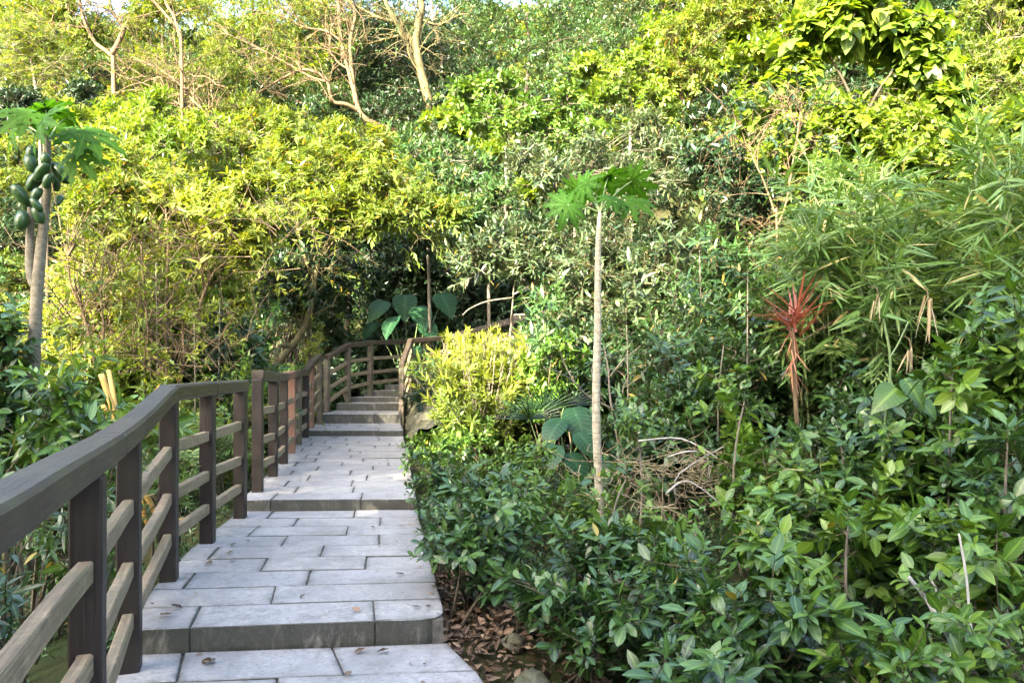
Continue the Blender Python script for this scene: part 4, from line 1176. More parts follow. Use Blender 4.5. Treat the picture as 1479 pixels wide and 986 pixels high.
Yq = 6.6
pb = W(866, 760, Yq); pb[2] = gz(pb[0], Yq)-.05
root = empty('papaya_tree', pb, 'young papaya with one slim pale trunk and small leaf tuft', 'papaya tree')
m = MB()
m.tube([pb, W(866, 725, Yq), W(861, 600, Yq), W(863, 480, Yq), W(864, 360, Yq), W(867, 305, Yq)], [.043, .04, .037, .034, .028, .018], 12, 8, wob=.03)
m.build('trunk', M['papbark'], root, smooth=True)
top = W(867, 308, Yq)
for (ex, ey, dy, sz) in ((846, 264, .1, .27), (878, 256, .25, .3), (910, 292, -.15, .25), (820, 296, -.1, .25), (912, 262, .1, .26), (836, 272, .35, .22), (884, 286, -.25, .2)):
    e = W(ex, ey, Yq+dy); v = e-top
    papaya_leaf(root, top, v, np.linalg.norm(v), sz, .45)

# ------------------------------------------------------------------ red-leaved plant
Yr = 6.3
cb = W(1150, 720, Yr); cb[2] = gz(cb[0], Yr)-.05
root = empty('red_leaved_plant', cb, 'dracaena like plant with spiky red leaves over a skirt of dead pinkish leaves', 'plant')
m = MB(); m.tube([cb, W(1152, 640, Yr), W(1148, 560, Yr), W(1145, 470, Yr)], [.022, .02, .018, .014], 8, 5); m.build('stem', M['bark_tan'], root, smooth=True)
f = Fol(); n = 64
c = W(1146, 470, Yr)
az = rng.random(n)*6.283; el = np.radians(-15+88*rng.random(n))
D = np.stack([np.cos(az)*np.cos(el), np.sin(az)*np.cos(el), np.sin(el)], 1)
f.leaves(c+UP*(rng.random((n, 1))*.12-.06)+rng.normal(0, .035, (n, 3)), D+rng.normal(0, .12, (n, 3)), UP+D*.3, .22+.26*rng.random(n)**1.3, .06, tmpl_hi(((.0, .4), (.25, .5), (.5, .45), (.75, .3), (1, .03)), .35, .3), 0, rng.random(n))
f.build('leaf_tuft', [M['red']], root)
f = Fol(); n = 26
D = np.stack([rng.normal(0, .3, n), rng.normal(0, .3, n), np.full(n, -1.)], 1)
f.leaves(c-UP*(rng.random((n, 1))*.45)+rng.normal(0, .015, (n, 3)), D, rng.normal(0, 1, (n, 3)), .15+.14*rng.random(n), .05, T_STRAP, 0)
f.build('dead_leaf_skirt', [M['rust']], root)

# ------------------------------------------------------------------ elephant-ear plants
def elephant_ear(label, px, py, Y, sizes, group='elephant ear plants'):
    b0 = W(px, py, Y); b0[2] = gz(b0[0], Y)
    root = empty('elephant_ear_plant', b0, label, 'plant', group)
    for (ex, ey, dy, sz, dx) in sizes:
        e = W(ex, ey, Y+dy)
        m = MB(); m.tube([b0+rng.normal(0, .03, 3)*np.array([1, 1, 0]), (b0*.5+e*.5)+np.array([0, 0, .12]), e], [.016, .012, .008], 6, 4)
        lf = Fol()
        prof = ((-.3, .22), (-.18, .36), (0, .47), (.2, .5), (.45, .44), (.7, .28), (.88, .12), (1, .01))
        tm = tmpl_hi(prof, .12, .35, .014)
        D = nrm(np.array([dx, -.8, -.75])); N = nrm(np.array([dx*.3, -.75, .8])+rng.normal(0, .15, 3))
        lf.leaves([e], [D], [N], [sz], .92, tm, 0)
        lo = lf.build('leaf', [M['ear']], root)
        p_ = m.build('petiole', M['petiole'], root, smooth=True); p_.parent = lo


elephant_ear('elephant ear plant with round dark leaves in the shade beyond the stairs', 590, 520, 19.25,
             ((552, 440, .1, .62, -.6), (585, 432, .3, .72, .1), (606, 448, -.1, .66, .4), (568, 462, -.3, .6, -.4), (615, 470, -.2, .56, .6), (640, 430, .5, .7, .5), (540, 470, .2, .5, -.7), (600, 505, -.4, .5, 0)))
elephant_ear('elephant ear plant low in the dark gap left of the slim papaya trunk', 820, 690, 8.6,
             ((806, 612, 0, .34, -.7), (832, 598, .2, .42, .3), (842, 632, -.2, .34, .7), (800, 650, -.3, .3, -.4), (828, 662, -.3, .32, .5)))
elephant_ear('elephant ear plant peeking out right of the slim papaya trunk', 905, 700, 8.4,
             ((890, 640, 0, .36, .5), (915, 655, .1, .34, .8), (880, 665, -.2, .32, -.3)))

# fan palm seedling
Yf = 8.9
b0 = W(790, 660, Yf); b0[2] = gz(b0[0], Yf)
root = empty('fan_palm', b0, 'small fan palm with thin radiating leaf blades in the shade behind the elephant ear', 'palm')
for (ex, ey) in ((785, 590), (815, 585), (765, 605)):
    e = W(ex, ey, Yf+rng.uniform(-.15, .15)); lf = Fol(); n = 18
    a = np.linspace(-1.5, 1.5, n)
    D = np.stack([np.sin(a), -.45*np.cos(a), np.cos(a)*.6], 1)
    lf.leaves(np.repeat(e[None], n, 0), D, np.repeat(np.array([[0, -.7, .6]]), n, 0), .42*np.ones(n), .05, T_STRAP, 0)
    lo = lf.build('leaf', [M['dark']], root)
    m = MB(); m.tube([b0, (b0+e)/2+UP*.05, e], [.008, .006, .005], 5, 3); q = m.build('petiole', M['petiole'], root); q.parent = lo

# ------------------------------------------------------------------ bamboo on the right
def bamboo(label, px, Y, tips, dens=12, **kw):
    sp = sp_mod('bamboo', **kw)
    b0 = np.array([(px-CX)/F*Y, Y, 0]); b0[2] = gz(b0[0], Y)
    root = empty('bamboo', b0, label, 'bamboo', 'bamboo clumps on the right')
    f = Fol(); cm = MB()
    for (tx, ty, dy) in tips:
        e = W(tx, ty, Y+dy)
        a = b0+np.array([rng.normal(0, .2), rng.normal(0, .15), -.05])
        c1 = a*.5+e*.5+UP*(e[2]-a[2])*.28
        ts = np.linspace(0, 1, 12)[:, None]
        c1 = c1+rng.normal(0, .25, 3)
        path = (1-ts)**2*a+2*ts*(1-ts)*c1+ts*ts*e
        cm.tube(path, np.linspace(.014, .004, 12), 6, 1, wob=.03)
        tt = rng.uniform(.42, 1., dens)[:, None]
        S = (1-tt)**2*a+2*tt*(1-tt)*c1+tt*tt*e
        tang = nrm(2*(1-tt)*(c1-a)+2*tt*(e-c1))
        A = nrm(tang*.35+rng.normal(0, .8, S.shape)+np.array([0, -.25, .15]))
        mids = S+A*rng.uniform(.08, .4, (dens, 1))
        f.twigs(S, mids, .003, .002, 1)
        f.sprigs(mids, A, sp)
        f.sprigs(S, nrm(A+rng.normal(0, .5, A.shape)), sp)
    f.build('foliage', [M[sp['mat']], M['petiole']], root)
    cm.build('culms', M['petiole'], root, smooth=True)


def tips_in(x0, x1, y0, y1, n, dz=.6):
    return [(rng.uniform(x0, x1), rng.uniform(y0, y1), rng.uniform(-dz, dz)) for _ in range(n)]


bamboo('bamboo clump with long drooping blade leaves above the red leaved plant', 1190, 8.2, tips_in(1110, 1250, 250, 430, 13, .9))
bamboo('bamboo clump in the middle of the right side above the dead fronds', 1310, 7.8, tips_in(1220, 1390, 220, 440, 15, .9))
bamboo('tall bamboo clump arching in from the right edge', 1480, 7.2, tips_in(1390, 1530, 170, 400, 17, .9), L=.3)
bamboo('leafy bamboo sprays hanging near the middle of the right slope below the lime shrub', 1240, 9.6, tips_in(1130, 1400, 220, 330, 15, .9), L=.24)

# dead fronds
for (lb, px, py, Y_, n_, ln) in (('bundle of dead straw coloured leaves hanging under the bamboo', 1340, 430, 6.6, 9, .42), ('short dead pale frond hanging left of the hanging straw bundle', 1268, 430, 6.8, 6, .26), ('fan of thin dry grey blades below the hanging straw bundle', 1315, 505, 6.5, 8, .24)):
    c = W(px, py, Y_); f = Fol()
    r_ = empty('dead_frond', c, lb, 'dead frond')
    D = np.stack([rng.normal(0, .28, n_), rng.normal(0, .2, n_), np.full(n_, -1.)], 1)
    f.leaves(c+rng.normal(0, .015, (n_, 3)), D, rng.normal(0, 1, (n_, 3)), ln*(.6+.5*rng.random(n_)), .065, T_STRAP, 0)
    f.build('blades', [M['straw']], r_)
    m = MB(); m.tube([c+np.array([.01, .01, -.02]), c+np.array([.05, .12, .1]), c+np.array([.1, .4, .14])], [.005, .005, .004], 6, 3); m.build('stalk', M['bark_tan'], r_)

# climbing stem with heart leaves
Yv = 5.6
b0 = W(1278, 760, Yv); b0[2] = gz(b0[0], Yv)
root = empty('climber', b0, 'pale green climbing stem carrying two large heart shaped leaves', 'climbing plant')
m = MB(); m.tube([b0, W(1275, 660, Yv), W(1282, 580, Yv), W(1286, 520, Yv), W(1278, 470, Yv), W(1276, 450, Yv)], [.014, .013, .012, .011, .008, .005], 7, 5); m.build('stem', M['petiole'], root, smooth=True)
m = MB(); m.tube([W(1286, 515, Yv), W(1298, 495, Yv), W(1312, 465, Yv)], [.008, .007, .005], 6, 4); m.build('branch', M['petiole'], root, smooth=True)
for (ex, ey, sz, D, mat) in ((1290, 565, .25, (-.75, -.4, -.5), 'glossylight'), (1312, 553, .22, (.35, -.5, -.75), 'glossylight'), (1330, 580, .17, (.3, -.6, -.5), 'glossylight'), (1276, 452, .2, (.1, -.3, .8), 'bamboo'), (1280, 455, .18, (.8, -.2, -.25), 'bamboo')):
    lf = Fol(); lf.leaves([W(ex, ey, Yv-.05)], [D], [(0, -.75, .6)], [sz], .85 if ey > 500 else .25, tmpl_hi(((-.2, .24), (-.08, .42), (.12, .5), (.4, .44), (.7, .25), (1, .01)), .15, .3), 0)
    lf.build('leaf', [M[mat]], root)

# grey leafless branching shrub behind the slim papaya
tree('leafless_shrub', 'leafless grey branching shrub directly behind the slim papaya trunk',
     [([(895, 700, 7.6), (893, 640, 7.6), (882, 580, 7.6), (878, 530, 7.6), (872, 500, 7.6)], 4, 1.5), ([(884, 590, 7.6), (850, 572, 7.5), (832, 555, 7.4), (815, 525, 7.4), (808, 505, 7.3)], 2.4, 1), ([(838, 560, 7.4), (820, 545, 7.3), (802, 535, 7.2)], 1.5, .8),
      ([(880, 545, 7.6), (900, 520, 7.6), (925, 500, 7.5)], 2, .8), ([(893, 640, 7.6), (902, 600, 7.6), (900, 560, 7.6), (915, 535, 7.5)], 2, .8), ([(900, 560, 7.6), (920, 548, 7.5), (935, 530, 7.5)], 1.3, .6), ([(872, 575, 7.6), (855, 540, 7.5), (862, 510, 7.5)], 1.6, .7)],
     [], 'dark', bark='bark', cat='shrub')
# thin pole behind the railing
m = MB(); m.tube([W(621, 520, 18.95), W(620, 440, 18.95), W(618, 352, 18.95)], [.045, .043, .04], 8, 4, wob=.03)
tag(m.build('thin_pole', M['bark'], smooth=True), 'thin grey pole standing upright behind the bend of the railing', 'pole')

# orange stakes below the near railing
for (lb, a, e, r) in (('long orange cut stake leaning left below the near railing', (172, 622, 6.1), (146, 540, 6.1), .025), ('shorter orange cut stake leaning just right of the long one', (170, 612, 6.1), (157, 535, 6.3), .02), ('stubby orange stake end lowest of the three by the handrail', (170, 630, 5.9), (148, 585, 5.9), .022)):
    A_, B_ = W(*a), W(*e); d_ = nrm(A_-B_)
    m = MB(); m.tube([A_+d_*.9, A_, (A_+B_)/2+np.array([.005, 0, 0]), B_], [r, r, r*.95, r*.9], 8, 3, wob=.05)
    tag(m.build('wooden_stake', M['stake'], smooth=True), lb, 'stake', 'orange stakes by the railing')

# bleached dead sticks, bottom right
for (lb, a, e, r) in (('thick bleached dead stick leaning in the lower right shrubs', (1362, 905, 2.85), (1312, 832, 2.95), .011), ('thin bleached dead stick crossing beside the thick one', (1362, 895, 2.95), (1343, 832, 3.02), .006), ('long pale bare stem upright near the right edge', (1402, 905, 3.1), (1385, 770, 3.25), .006)):
    A_, B_ = W(*a), W(*e); d_ = nrm(A_-B_)
    m = MB(); m.tube([A_+d_*.45, A_, (A_+B_)/2+np.array([.008, 0, .004]), B_], [r, r, r*.9, r*.7], 7, 3, wob=.12)
    tag(m.build('dead_stick', M['bark_white'], smooth=True), lb, 'stick', 'bleached dead sticks')

# dry brush pile
Yb = 5.9
b0 = W(990, 740, Yb); b0[2] = gz(b0[0], Yb)
root = empty('brush_pile', b0, 'heap of pale dry twigs and grass between the slim papaya and the red leaved plant', 'brush pile')
f = Fol(); n = 340
a = W(990, 690, Yb-.35)+rng.normal(0, 1, (n, 3))*np.array([.42, .3, .1]); d = nrm(rng.normal(0, 1, (n, 3))*np.array([1, .7, .45])+np.array([.35, 0, .1])); ln = rng.uniform(.15, .75, (n, 1))*rng.random((n, 1))
mm = a+d*ln*.5; f.twigs(a, mm, .004, .003, 0); f.twigs(mm, mm+nrm(d+rng.normal(0, .45, d.shape))*ln*.5, .003, .0015, 0)
tag(f.build('twigs', [M['straw']], root), kind='stuff')
for pp in (((940, 668, Yb), (975, 655, Yb-.1), (1010, 650, Yb-.1), (1045, 672, Yb)), ((930, 648, Yb), (990, 640, Yb), (1040, 655, Yb), (1052, 690, Yb)), ((960, 715, Yb-.3), (1005, 712, Yb-.3), (1040, 728, Yb-.3)), ((985, 730, Yb-.2), (1000, 690, Yb-.2), (1040, 640, Yb-.1))):
    m = MB(); m.tube([W(q[0], q[1], q[2]-.45)+rng.normal(0, .06, 3) for q in pp], np.linspace(.008, .003, len(pp)), 7, 4, wob=.2); m.build('branch', M['bark_white'], root, smooth=True)

# ------------------------------------------------------------------ shrubs right of the path, near
near_right = (
    # label, px, ytop, Y, width px, style, density, kw
    ('small leafy shrub touching the path edge below the mossy bank', 622, 630, 10.8, 100, 'light', 1.1, dict(L=.09)),
    ('low bright shrub under the yellow bush', 690, 610, 9.6, 150, 'light', 1.1, dict(L=.085)),
    ('low shrub in the second row from the stairs at the path edge', 630, 640, 8.4, 130, 'light', 1.1, {}),
    ('rounded glossy shrub leaning over the path edge at the middle step', 650, 662, 6.4, 150, 'glossy', 1.2, {}),
    ('pale green shrub behind the hedge left of the slim papaya base', 745, 640, 7.6, 170, 'light', 1.1, {}),
    ('dense glossy shrub at the path edge beside the lower landing', 682, 690, 5.4, 190, 'glossy', 1.25, {}),
    ('glossy shrub in front of the slim papaya base', 800, 690, 6.0, 200, 'glossy', 1.1, dict(mat='glossylight')),
    ('large glossy hedge shrub overhanging the leaf litter', 700, 712, 4.55, 250, 'glossy', 1.3, dict(L=.08)),
    ('low dense shrub at the foot of the hedge above the leaf litter', 690, 800, 4.55, 150, 'glossy', 1.3, dict(L=.07)),
    ('low dense shrub at the foot of the hedge beside the small grey stone', 775, 840, 4.1, 150, 'glossy', 1.3, dict(L=.075)),
    ('glossy shrub with big bluish leaves in the middle of the hedge', 830, 770, 4.3, 220, 'glossy', 1.2, dict(L=.09)),
    ('leafy shrub at the foot of the dry brush pile', 935, 768, 4.7, 200, 'glossy', 1.1, dict(mat='glossylight', L=.08)),
    ('shrub with light new leaves right of the brush pile', 1105, 715, 4.8, 170, 'lightbig', 1.1, dict(L=.1)),
    ('low dark shrub beside the white edging stone', 858, 850, 3.6, 210, 'glossy', 1.2, dict(L=.085)),
    ('glossy shrub in the foreground centre with upturned leaves', 985, 800, 3.7, 230, 'glossybig', 1.4, dict(L=.085)),
    ('foreground shrub with broad bluish leaves at the bottom edge', 1040, 900, 2.95, 250, 'glossybig', 1.4, dict(L=.085)),
    ('foreground shrub with large pointed leaves right of the bluish one', 1170, 865, 2.95, 240, 'glossybig', 1.3, dict(L=.095)),
    ('twiggy shrub with loose leaves in the lower right', 1150, 780, 3.9, 200, 'lightbig', .8, dict(L=.1)),
    ('foreground shrub with big soft leaves below the bleached sticks', 1300, 925, 2.6, 240, 'glossybig', 1.3, dict(L=.09, mat='glossylight')),
    ('light green foreground shrub in the bottom right corner', 1440, 880, 2.75, 220, 'lightbig', 1.3, dict(L=.075)),
    ('shrub with drooping leaves right of the bleached sticks', 1430, 770, 3.7, 200, 'lightbig', .9, {}),
    ('lime leaved shrub in front of the climbing stem', 1205, 670, 5.2, 200, 'lightbig', 1., dict(L=.11)),
    ('broad shrub with arching light leaves right of the climbing stem', 1355, 640, 4.9, 200, 'lightbig', 1.1, dict(L=.12)),
    ('leafy shrub with brown woody base in the middle of the right side', 1270, 745, 4.3, 200, 'lightbig', .9, {}),
    ('tall leafy shrub at the right edge with layered pointed leaves', 1450, 440, 4.9, 230, 'glossybig', 1.1, dict(L=.13, mat='glossylight')),
    ('dark leafy shrub under the tall one at the right edge', 1440, 600, 4.4, 230, 'glossybig', 1.1, dict(L=.12)),
    ('upright shrub with a few big round leaves left of the red leaved plant', 1085, 640, 5.5, 150, 'lightbig', .8, dict(L=.12)),
    ('mid green shrub behind the brush pile right of the slim papaya', 960, 600, 6.9, 150, 'glossybig', 1., dict(L=.1)),
    ('deep green shrub filling the gap below the red leaved plant', 1130, 630, 6.6, 200, 'glossybig', 1., {}),
    ('deep green shrub below the dead fronds', 1270, 540, 6.6, 220, 'glossybig', 1., {}),
    ('deep green shrub low against the right edge below the bamboo', 1420, 500, 6.2, 230, 'glossybig', 1., {}),
)
for (lb, px, yt, Yq, wpx, st, dn, kw) in near_right:
    shrub('shrub', lb, px, yt, Yq, wpx, st, dn, **kw)

# left of the near railing
near_left = (
    ('large leaved green shrub behind the near handrail below the papaya', 70, 548, 5.0, 230, 'lance', 1.3, dict(mat='glossylight', L=.16, w=.32)),
    ('bright leafy shrub around the papaya trunk', 100, 500, 7.4, 170, 'light', 1.1, dict(mat='lime', L=.12)),
    ('dark shrub under the near railing in the left corner', 5, 760, 2.6, 190, 'lance', .9, dict(mat='glossy', L=.1)),
    ('green shrub seen through the near railing crossbars', 130, 660, 4.3, 190, 'lance', 1.1, dict(L=.12, mat='glossy')),
    ('dark green shrub at the far left edge', 10, 420, 6.8, 130, 'glossybig', 1.1, dict(mat='mid', L=.14)),
    ('ferny bright green plant against the posts of the near railing', 235, 650, 6.2, 120, 'fern', 1.2, dict(mat='bamboo')),
    ('low ferny plant at the end of the near railing', 310, 610, 8.2, 100, 'fern', 1.2, dict(mat='bamboo')),
    ('low leafy plant between the two railings', 345, 640, 8.6, 60, 'light', 1.1, dict(mat='bamboo')),
    ('green shrub below the tan saplings behind the near railing', 250, 570, 8.8, 150, 'light', 1.1, {}),
    ('green shrub behind the first posts of the second railing', 400, 560, 11.3, 90, 'farsmall', 1.1, {}),
)
for (lb, px, yt, Yq, wpx, st, dn, kw) in near_left:
    shrub('shrub', lb, px, yt, Yq, wpx, st, dn, **kw)

def sapling(label, px, ytop, Y, style, n, spread, lean=0., group=None, **kw):
    sp = sp_mod(style, **kw)
    x = (px-CX)/F*Y; zt = hz(ytop, Y); b0 = np.array([x-lean*.6, Y, gz(x, Y)-.05]); e = np.array([x+lean*.4, Y, zt])
    root = empty('sapling', b0, label, 'sapling', group)
    f = Fol(); m = MB()
    c1 = (b0+e)/2+np.array([rng.normal(0, .08), 0, .05])
    ts = np.linspace(0, 1, 9)[:, None]; path = (1-ts)**2*b0+2*ts*(1-ts)*c1+ts*ts*e
    m.tube(path, np.linspace(.014, .005, 9), 7, 1, wob=.08)
    tt = rng.uniform(.3, 1., n)[:, None]; S = (1-tt)**2*b0+2*tt*(1-tt)*c1+tt*tt*e
    a = rng.random(n)*6.283
    A = np.stack([np.cos(a), np.sin(a), rng.uniform(.1, .9, n)], 1); A = nrm(A)
    E = S+A*spread*(1.15-tt*.8)*rng.uniform(.5, 1, (n, 1))
    f.limbs(S, E, .005, .002, sag=.1, seg=3, mi=1)
    f.sprigs(E-A*.04, A, sp); f.sprigs(S+(E-S)*.55, nrm(A+rng.normal(0, .5, A.shape)), sp)
    f.sprigs(e[None], np.array([[0, 0, 1.]]), sp)
    f.build('foliage', [M[sp['mat']], M['twig']], root); m.build('stem', M[kw.get('bk', 'bark')], root, smooth=True)


for a_ in (
    ('thin upright sapling with soft leaves left of the dry brush pile', 915, 600, 5.6, 'light', 12, .22),
    ('sapling with large upturned leaves just left of the red leaved plant', 1075, 580, 5.2, 'lightbig', 8, .22),
    ('slim sapling with pointed leaves between the climbing stem and the red leaved plant', 1215, 640, 5.0, 'glossybig', 9, .2),
    ('tall sapling with big pale leaves right of the climbing stem', 1375, 540, 4.6, 'lightbig', 12, .28),
    ('sapling with drooping dark leaves at the right edge above the pale stem', 1455, 640, 3.9, 'glossybig', 12, .25),
    ('low sapling with broad lime leaves left of the bleached sticks', 1225, 760, 3.9, 'lightbig', 8, .2),
    ('sapling poking up from the hedge right of the slim papaya base', 905, 690, 4.9, 'light', 10, .2),
    ('thin sapling rising from the foreground hedge centre', 1010, 760, 3.9, 'light', 9, .18),
    ('leafy sapling in the shade behind the slim papaya trunk', 905, 470, 8.2, 'lance', 14, .4),
    ('bright sapling at the far end of the dry brush pile', 1045, 500, 7.0, 'lightbig', 12, .3),
    ('lance leaved sapling above the yellow bush', 785, 420, 9.6, 'lance', 14, .4),
    ('tall lance leaved sapling between the bamboo and the slim papaya', 1010, 360, 9.2, 'lance', 20, .5),
    ('bright leaved sapling under the left end of the bamboo', 1080, 400, 8.0, 'lance', 16, .4)):
    sapling(*a_)
for a_ in (
    ('airy golden sapling tallest in the sunlit clump left of the railing bend', 180, 300, 10.6, 'yelshrub', 34, .7),
    ('airy golden sapling beside the leggy shrub', 120, 330, 10.2, 'yelshrub', 26, .6),
    ('airy golden sapling in front of the tan saplings', 225, 380, 9.8, 'yelshrub', 22, .5),
    ('airy golden sapling at the edge of the shaded tunnel', 320, 360, 10.4, 'yelshrub', 24, .5),
    ('airy golden sapling low behind the first railing', 280, 450, 9.4, 'yelshrub', 16, .4)):
    sapling(*a_, mat='gold', L=.11)

# ------------------------------------------------------------------ ground cover, litter, stones
f = Fol(); n = 5200
x = np.concatenate([rng.uniform(-.6, 6, n), rng.uniform(-7, -1.5, n//2)]); y = np.concatenate([rng.uniform(2.3, 11, n), rng.uniform(1.5, 12, n//2)])
xl, xr = np.interp(y, *PLX), np.interp(y, *PRX)
ok = ((x > xr+.5) | (x < xl-.15)) & ~((y < 4.2) & (x > -1) & (x < .55))
x, y = x[ok], y[ok]
f.sprigs(np.stack([x, y, terrain(x, y)+.02], 1), np.repeat(UP[None], len(x), 0)+rng.normal(0, .3, (len(x), 3)), sp_mod('glossy', L=.06, ax=.16, k=8, tm=T_LO))
tag(f.build('ground_cover', [M['mid'], M['twig']]), 'low leafy ground cover under the shrubs', 'ground cover', kind='stuff')

f = Fol(); n = 2400
y = rng.uniform(2.4, 5.4, n); xr = np.interp(y, *PRX); x = xr+.02+rng.random(n)**1.6*.7
f.leaves(np.stack([x, y, terrain(x, y)+.012+.03*rng.random(n)], 1), np.stack([rng.normal(0, 1, n), rng.normal(0, 1, n), rng.normal(0, .25, n)], 1), UP+rng.normal(0, .45, (n, 3)), .025+.06*rng.random(n)**1.5, .5, tmpl_hi(fold=.35, curl=-.3, wave=.05), 0)
tag(f.build('leaf_litter', [M['litter']]), 'brown dead leaf litter in the gutter beside the path', 'leaf litter', kind='stuff')

f = Fol(); n = 260
y = rng.uniform(2.6, 12.5, n); sd1 = rng.random(n) < .55
x = np.where(sd1, np.interp(y, *PRX)-rng.random(n)**2.2*.4, np.interp(y, *PLX)+rng.random(n)**2.2*.35)
zt_ = np.where(y < 3.85, .003, np.where(y < 6.88, .127, .227))
f.leaves(np.stack([x, y, zt_+.004], 1), np.stack([rng.normal(0, 1, n), rng.normal(0, 1, n), np.zeros(n)], 1), UP+rng.normal(0, .25, (n, 3)), .008+.03*rng.random(n)**2.5, .55, tmpl_hi(fold=.3, curl=-.2), 0)
tag(f.build('crumbs', [M['litter']]), 'small leaf crumbs and soil specks along the edges of the paving', 'leaf litter', kind='stuff')

for (lb, px, py, Y_, r) in (('long pale mossy edging stone at the bottom beside the leaf litter', 772, 965, 3.45, (.09, .34, .12)), ('small grey stone lying in the leaf litter', 742, 905, 3.95, (.07, .06, .045)), ('dark rounded stone at the edge of the leaf litter', 742, 955, 3.6, (.07, .08, .05))):
    c = W(px, py, Y_); c[2] = gz(c[0], Y_)+r[2]*.35
    b = MB(); lumpy(b, c, r, int(px), amp=.16)
    tag(b.build('edging_stone' if r[1] > .2 else 'stone', M['rock'], smooth=True), lb, 'stone')

# fallen leaves on the paving
def fallen(px, py, zt, lb, sz, group, k):
    Y_ = (ZC-zt)*F/(py-HY); c = W(px, py, Y_)
    f = Fol(); a = rng.random()*6.28
    f.leaves([c+UP*.008], [(math.cos(a), math.sin(a), .05)], [UP+rng.normal(0, .2, 3)], [sz], .5, tmpl_hi(fold=.4, curl=-.35, wave=.06), 0, np.array([k]))
    tag(f.build('fallen_leaf', [M['litter']]), lb, 'leaf', group)


A_ = 'small dry leaf lying on the lower landing near the railing posts'
for (px, py, k, sz) in ((333, 787, .4, .07), (328, 801, .6, .06), (334, 808, .3, .07), (296, 814, .2, .06), (362, 782, .3, .05)): fallen(px, py, .126, A_, sz, 'dry leaves by the railing posts', k)
fallen(306, 814, .126, 'white pale curled leaf on the lower landing beside the railing post', .07, None, 1.)
fallen(231, 889, .126, 'tan curled leaf on the front row of the lower landing, close to the railing', .09, None, .9)
fallen(264, 879, .126, 'dark brown leaf just right of the tan curled leaf on the lower landing', .07, None, .1)
fallen(433, 865, .126, 'tiny dark leaf alone in the middle of the lower landing', .05, None, 0.)
fallen(543, 762, .126, 'tiny dark leaf near the middle step on the lower landing', .06, None, 0.)
fallen(585, 830, .126, 'dark leaf on the lower landing close to the hedge', .06, None, .05)
fallen(521, 884, .126, 'faint tan leaf on the front edge of the lower landing', .06, None, .8)
fallen(607, 877, .126, 'small dark leaf on the front edge near the rounded corner', .05, None, .1)
fallen(291, 956, .002, 'dark curled leaf at the foot of the nearest step', .07, None, .1)
fallen(308, 952, .002, 'brown leaf right beside the dark curled leaf below the nearest step', .08, None, .4)
fallen(511, 944, .002, 'brown leaf below the nearest step, right of its middle', .06, None, .3)
fallen(544, 943, .002, 'dark leaf below the nearest step, closest to the litter', .06, None, .1)
fallen(500, 972, .002, 'tan leaf nearest to the bottom edge on the front paving', .07, None, .6)
fallen(485, 633, .226, 'yellow tan leaf on the middle landing at the foot of the stairs', .12, None, .9)
fallen(552, 610, .326, 'yellow tan leaf on the first stair tread', .12, None, .95)

# ------------------------------------------------------------------ unseen wood behind the viewer, heights shaped to shade the foreground
EL, AZ = math.radians(29), math.radians(31)        # sun: low, from behind on the left
sd = np.array([-math.sin(AZ), -math.cos(AZ)]); nv = np.array([-math.cos(AZ), math.sin(AZ)])
offs = np.arange(-16, 10.2, 1.1)
lob, lr = [], []
f = Fol()
tr = MB()
for o_ in offs:
    top_ = np.interp(o_, [-16, 0, 2, 4.6, 6.1, 7, 8.1, 8.7, 9.3, 10], [18.5, 18.5, 17, 12.8, 12.6, 15.6, 15.4, 11.5, 5.5, 2.5])  # treetop heights tuned to choose what stays lit and what falls in shade
    for _ in range(2):
        c2 = sd*(15+rng.uniform(-1.5, 1.5))+nv*(o_+rng.uniform(-.4, .4))
        z0 = gz(c2[0], c2[1])
        for k in range(int(top_*1.3)):
            lob.append((c2[0]+rng.normal(0, .8), c2[1]+rng.normal(0, .8), z0+rng.uniform(.3, top_-.6))); lr.append(rng.uniform(.7, 1.2))
        tr.tube([(c2[0], c2[1], z0-.2), (c2[0]+.1, c2[1], z0+top_*.5), (c2[0], c2[1]+.1, z0+top_*.9)], [.16, .12, .04], 7, 3, mi=1)
S, A, lb = cloud(np.array(lob), np.array(lr), 26, zmin=-.9)
f.sprigs(S, A, sp_mod('dark', L=.42, ax=.6, tw=.008), lvbase=lb)
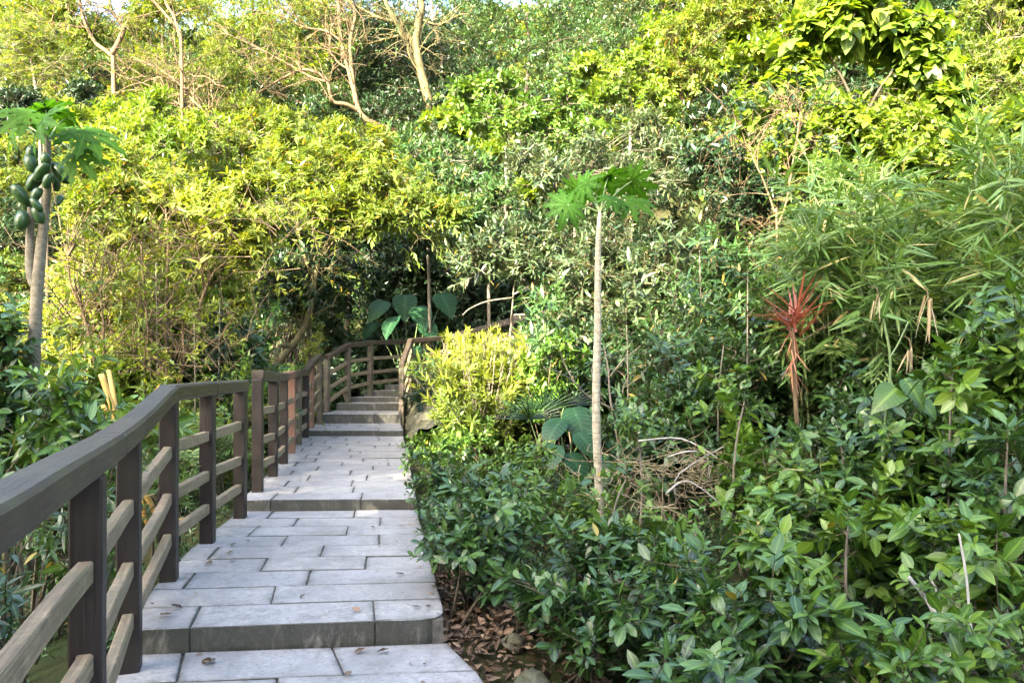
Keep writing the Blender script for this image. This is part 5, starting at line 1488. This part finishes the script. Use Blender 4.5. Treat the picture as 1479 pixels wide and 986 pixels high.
tag(f.build('unseen_woods', [M['dark'], M['bark_dark']]), 'unseen wood of tall trees behind the viewpoint shaped to shade the path', 'wood', kind='stuff')
tag(tr.build('unseen_woods_trunks', [M['bark_dark'], M['bark_dark']]), 'trunks of the unseen shading wood behind the viewpoint', 'wood', kind='stuff')

# ------------------------------------------------------------------ light, sky, camera
w = bpy.data.worlds.new('World'); scn.world = w; w.use_nodes = True
nt = w.node_tree; nt.nodes.clear()
sky = nt.nodes.new('ShaderNodeTexSky'); sky.sky_type = 'NISHITA'; sky.sun_disc = False
sv = np.array([sd[0]*math.cos(EL), sd[1]*math.cos(EL), math.sin(EL)])
sky.sun_elevation = EL; sky.sun_rotation = math.atan2(sv[0], sv[1]); sky.air_density = 1.0; sky.dust_density = 4.5; sky.ozone_density = .35
bg = nt.nodes.new('ShaderNodeBackground'); bg.inputs['Strength'].default_value = .15
ow = nt.nodes.new('ShaderNodeOutputWorld')
nt.links.new(sky.outputs[0], bg.inputs[0]); nt.links.new(bg.outputs[0], ow.inputs[0])
sl = bpy.data.lights.new('sun', 'SUN'); sl.energy = 5.; sl.angle = math.radians(.55); sl.color = (1., .89, .68)
so = bpy.data.objects.new('sun', sl); COL.objects.link(so)
so.rotation_euler = Vector(sv).to_track_quat('Z', 'Y').to_euler(); so.location = (-20, -15, 25)

cam = bpy.data.cameras.new('camera'); cam.sensor_width = 36; cam.lens = 36*F/1479; cam.shift_y = (HY-493)/1479; cam.clip_end = 400; cam.clip_start = .05
co = bpy.data.objects.new('camera', cam); COL.objects.link(co); co.location = (0, 0, ZC); co.rotation_euler = (math.pi/2, 0, 0)
scn.camera = co
vs_ = scn.view_settings; vs_.view_transform = 'Standard'; vs_.look = 'None'; vs_.exposure = 3.45; vs_.gamma = 1.0; vs_.use_curve_mapping = False
scn.render.engine = 'CYCLES'
cy = scn.cycles; cy.use_denoising = True; cy.max_bounces = 5; cy.diffuse_bounces = 1; cy.glossy_bounces = 2; cy.transmission_bounces = 4
cy.use_adaptive_sampling = True; cy.adaptive_threshold = .02
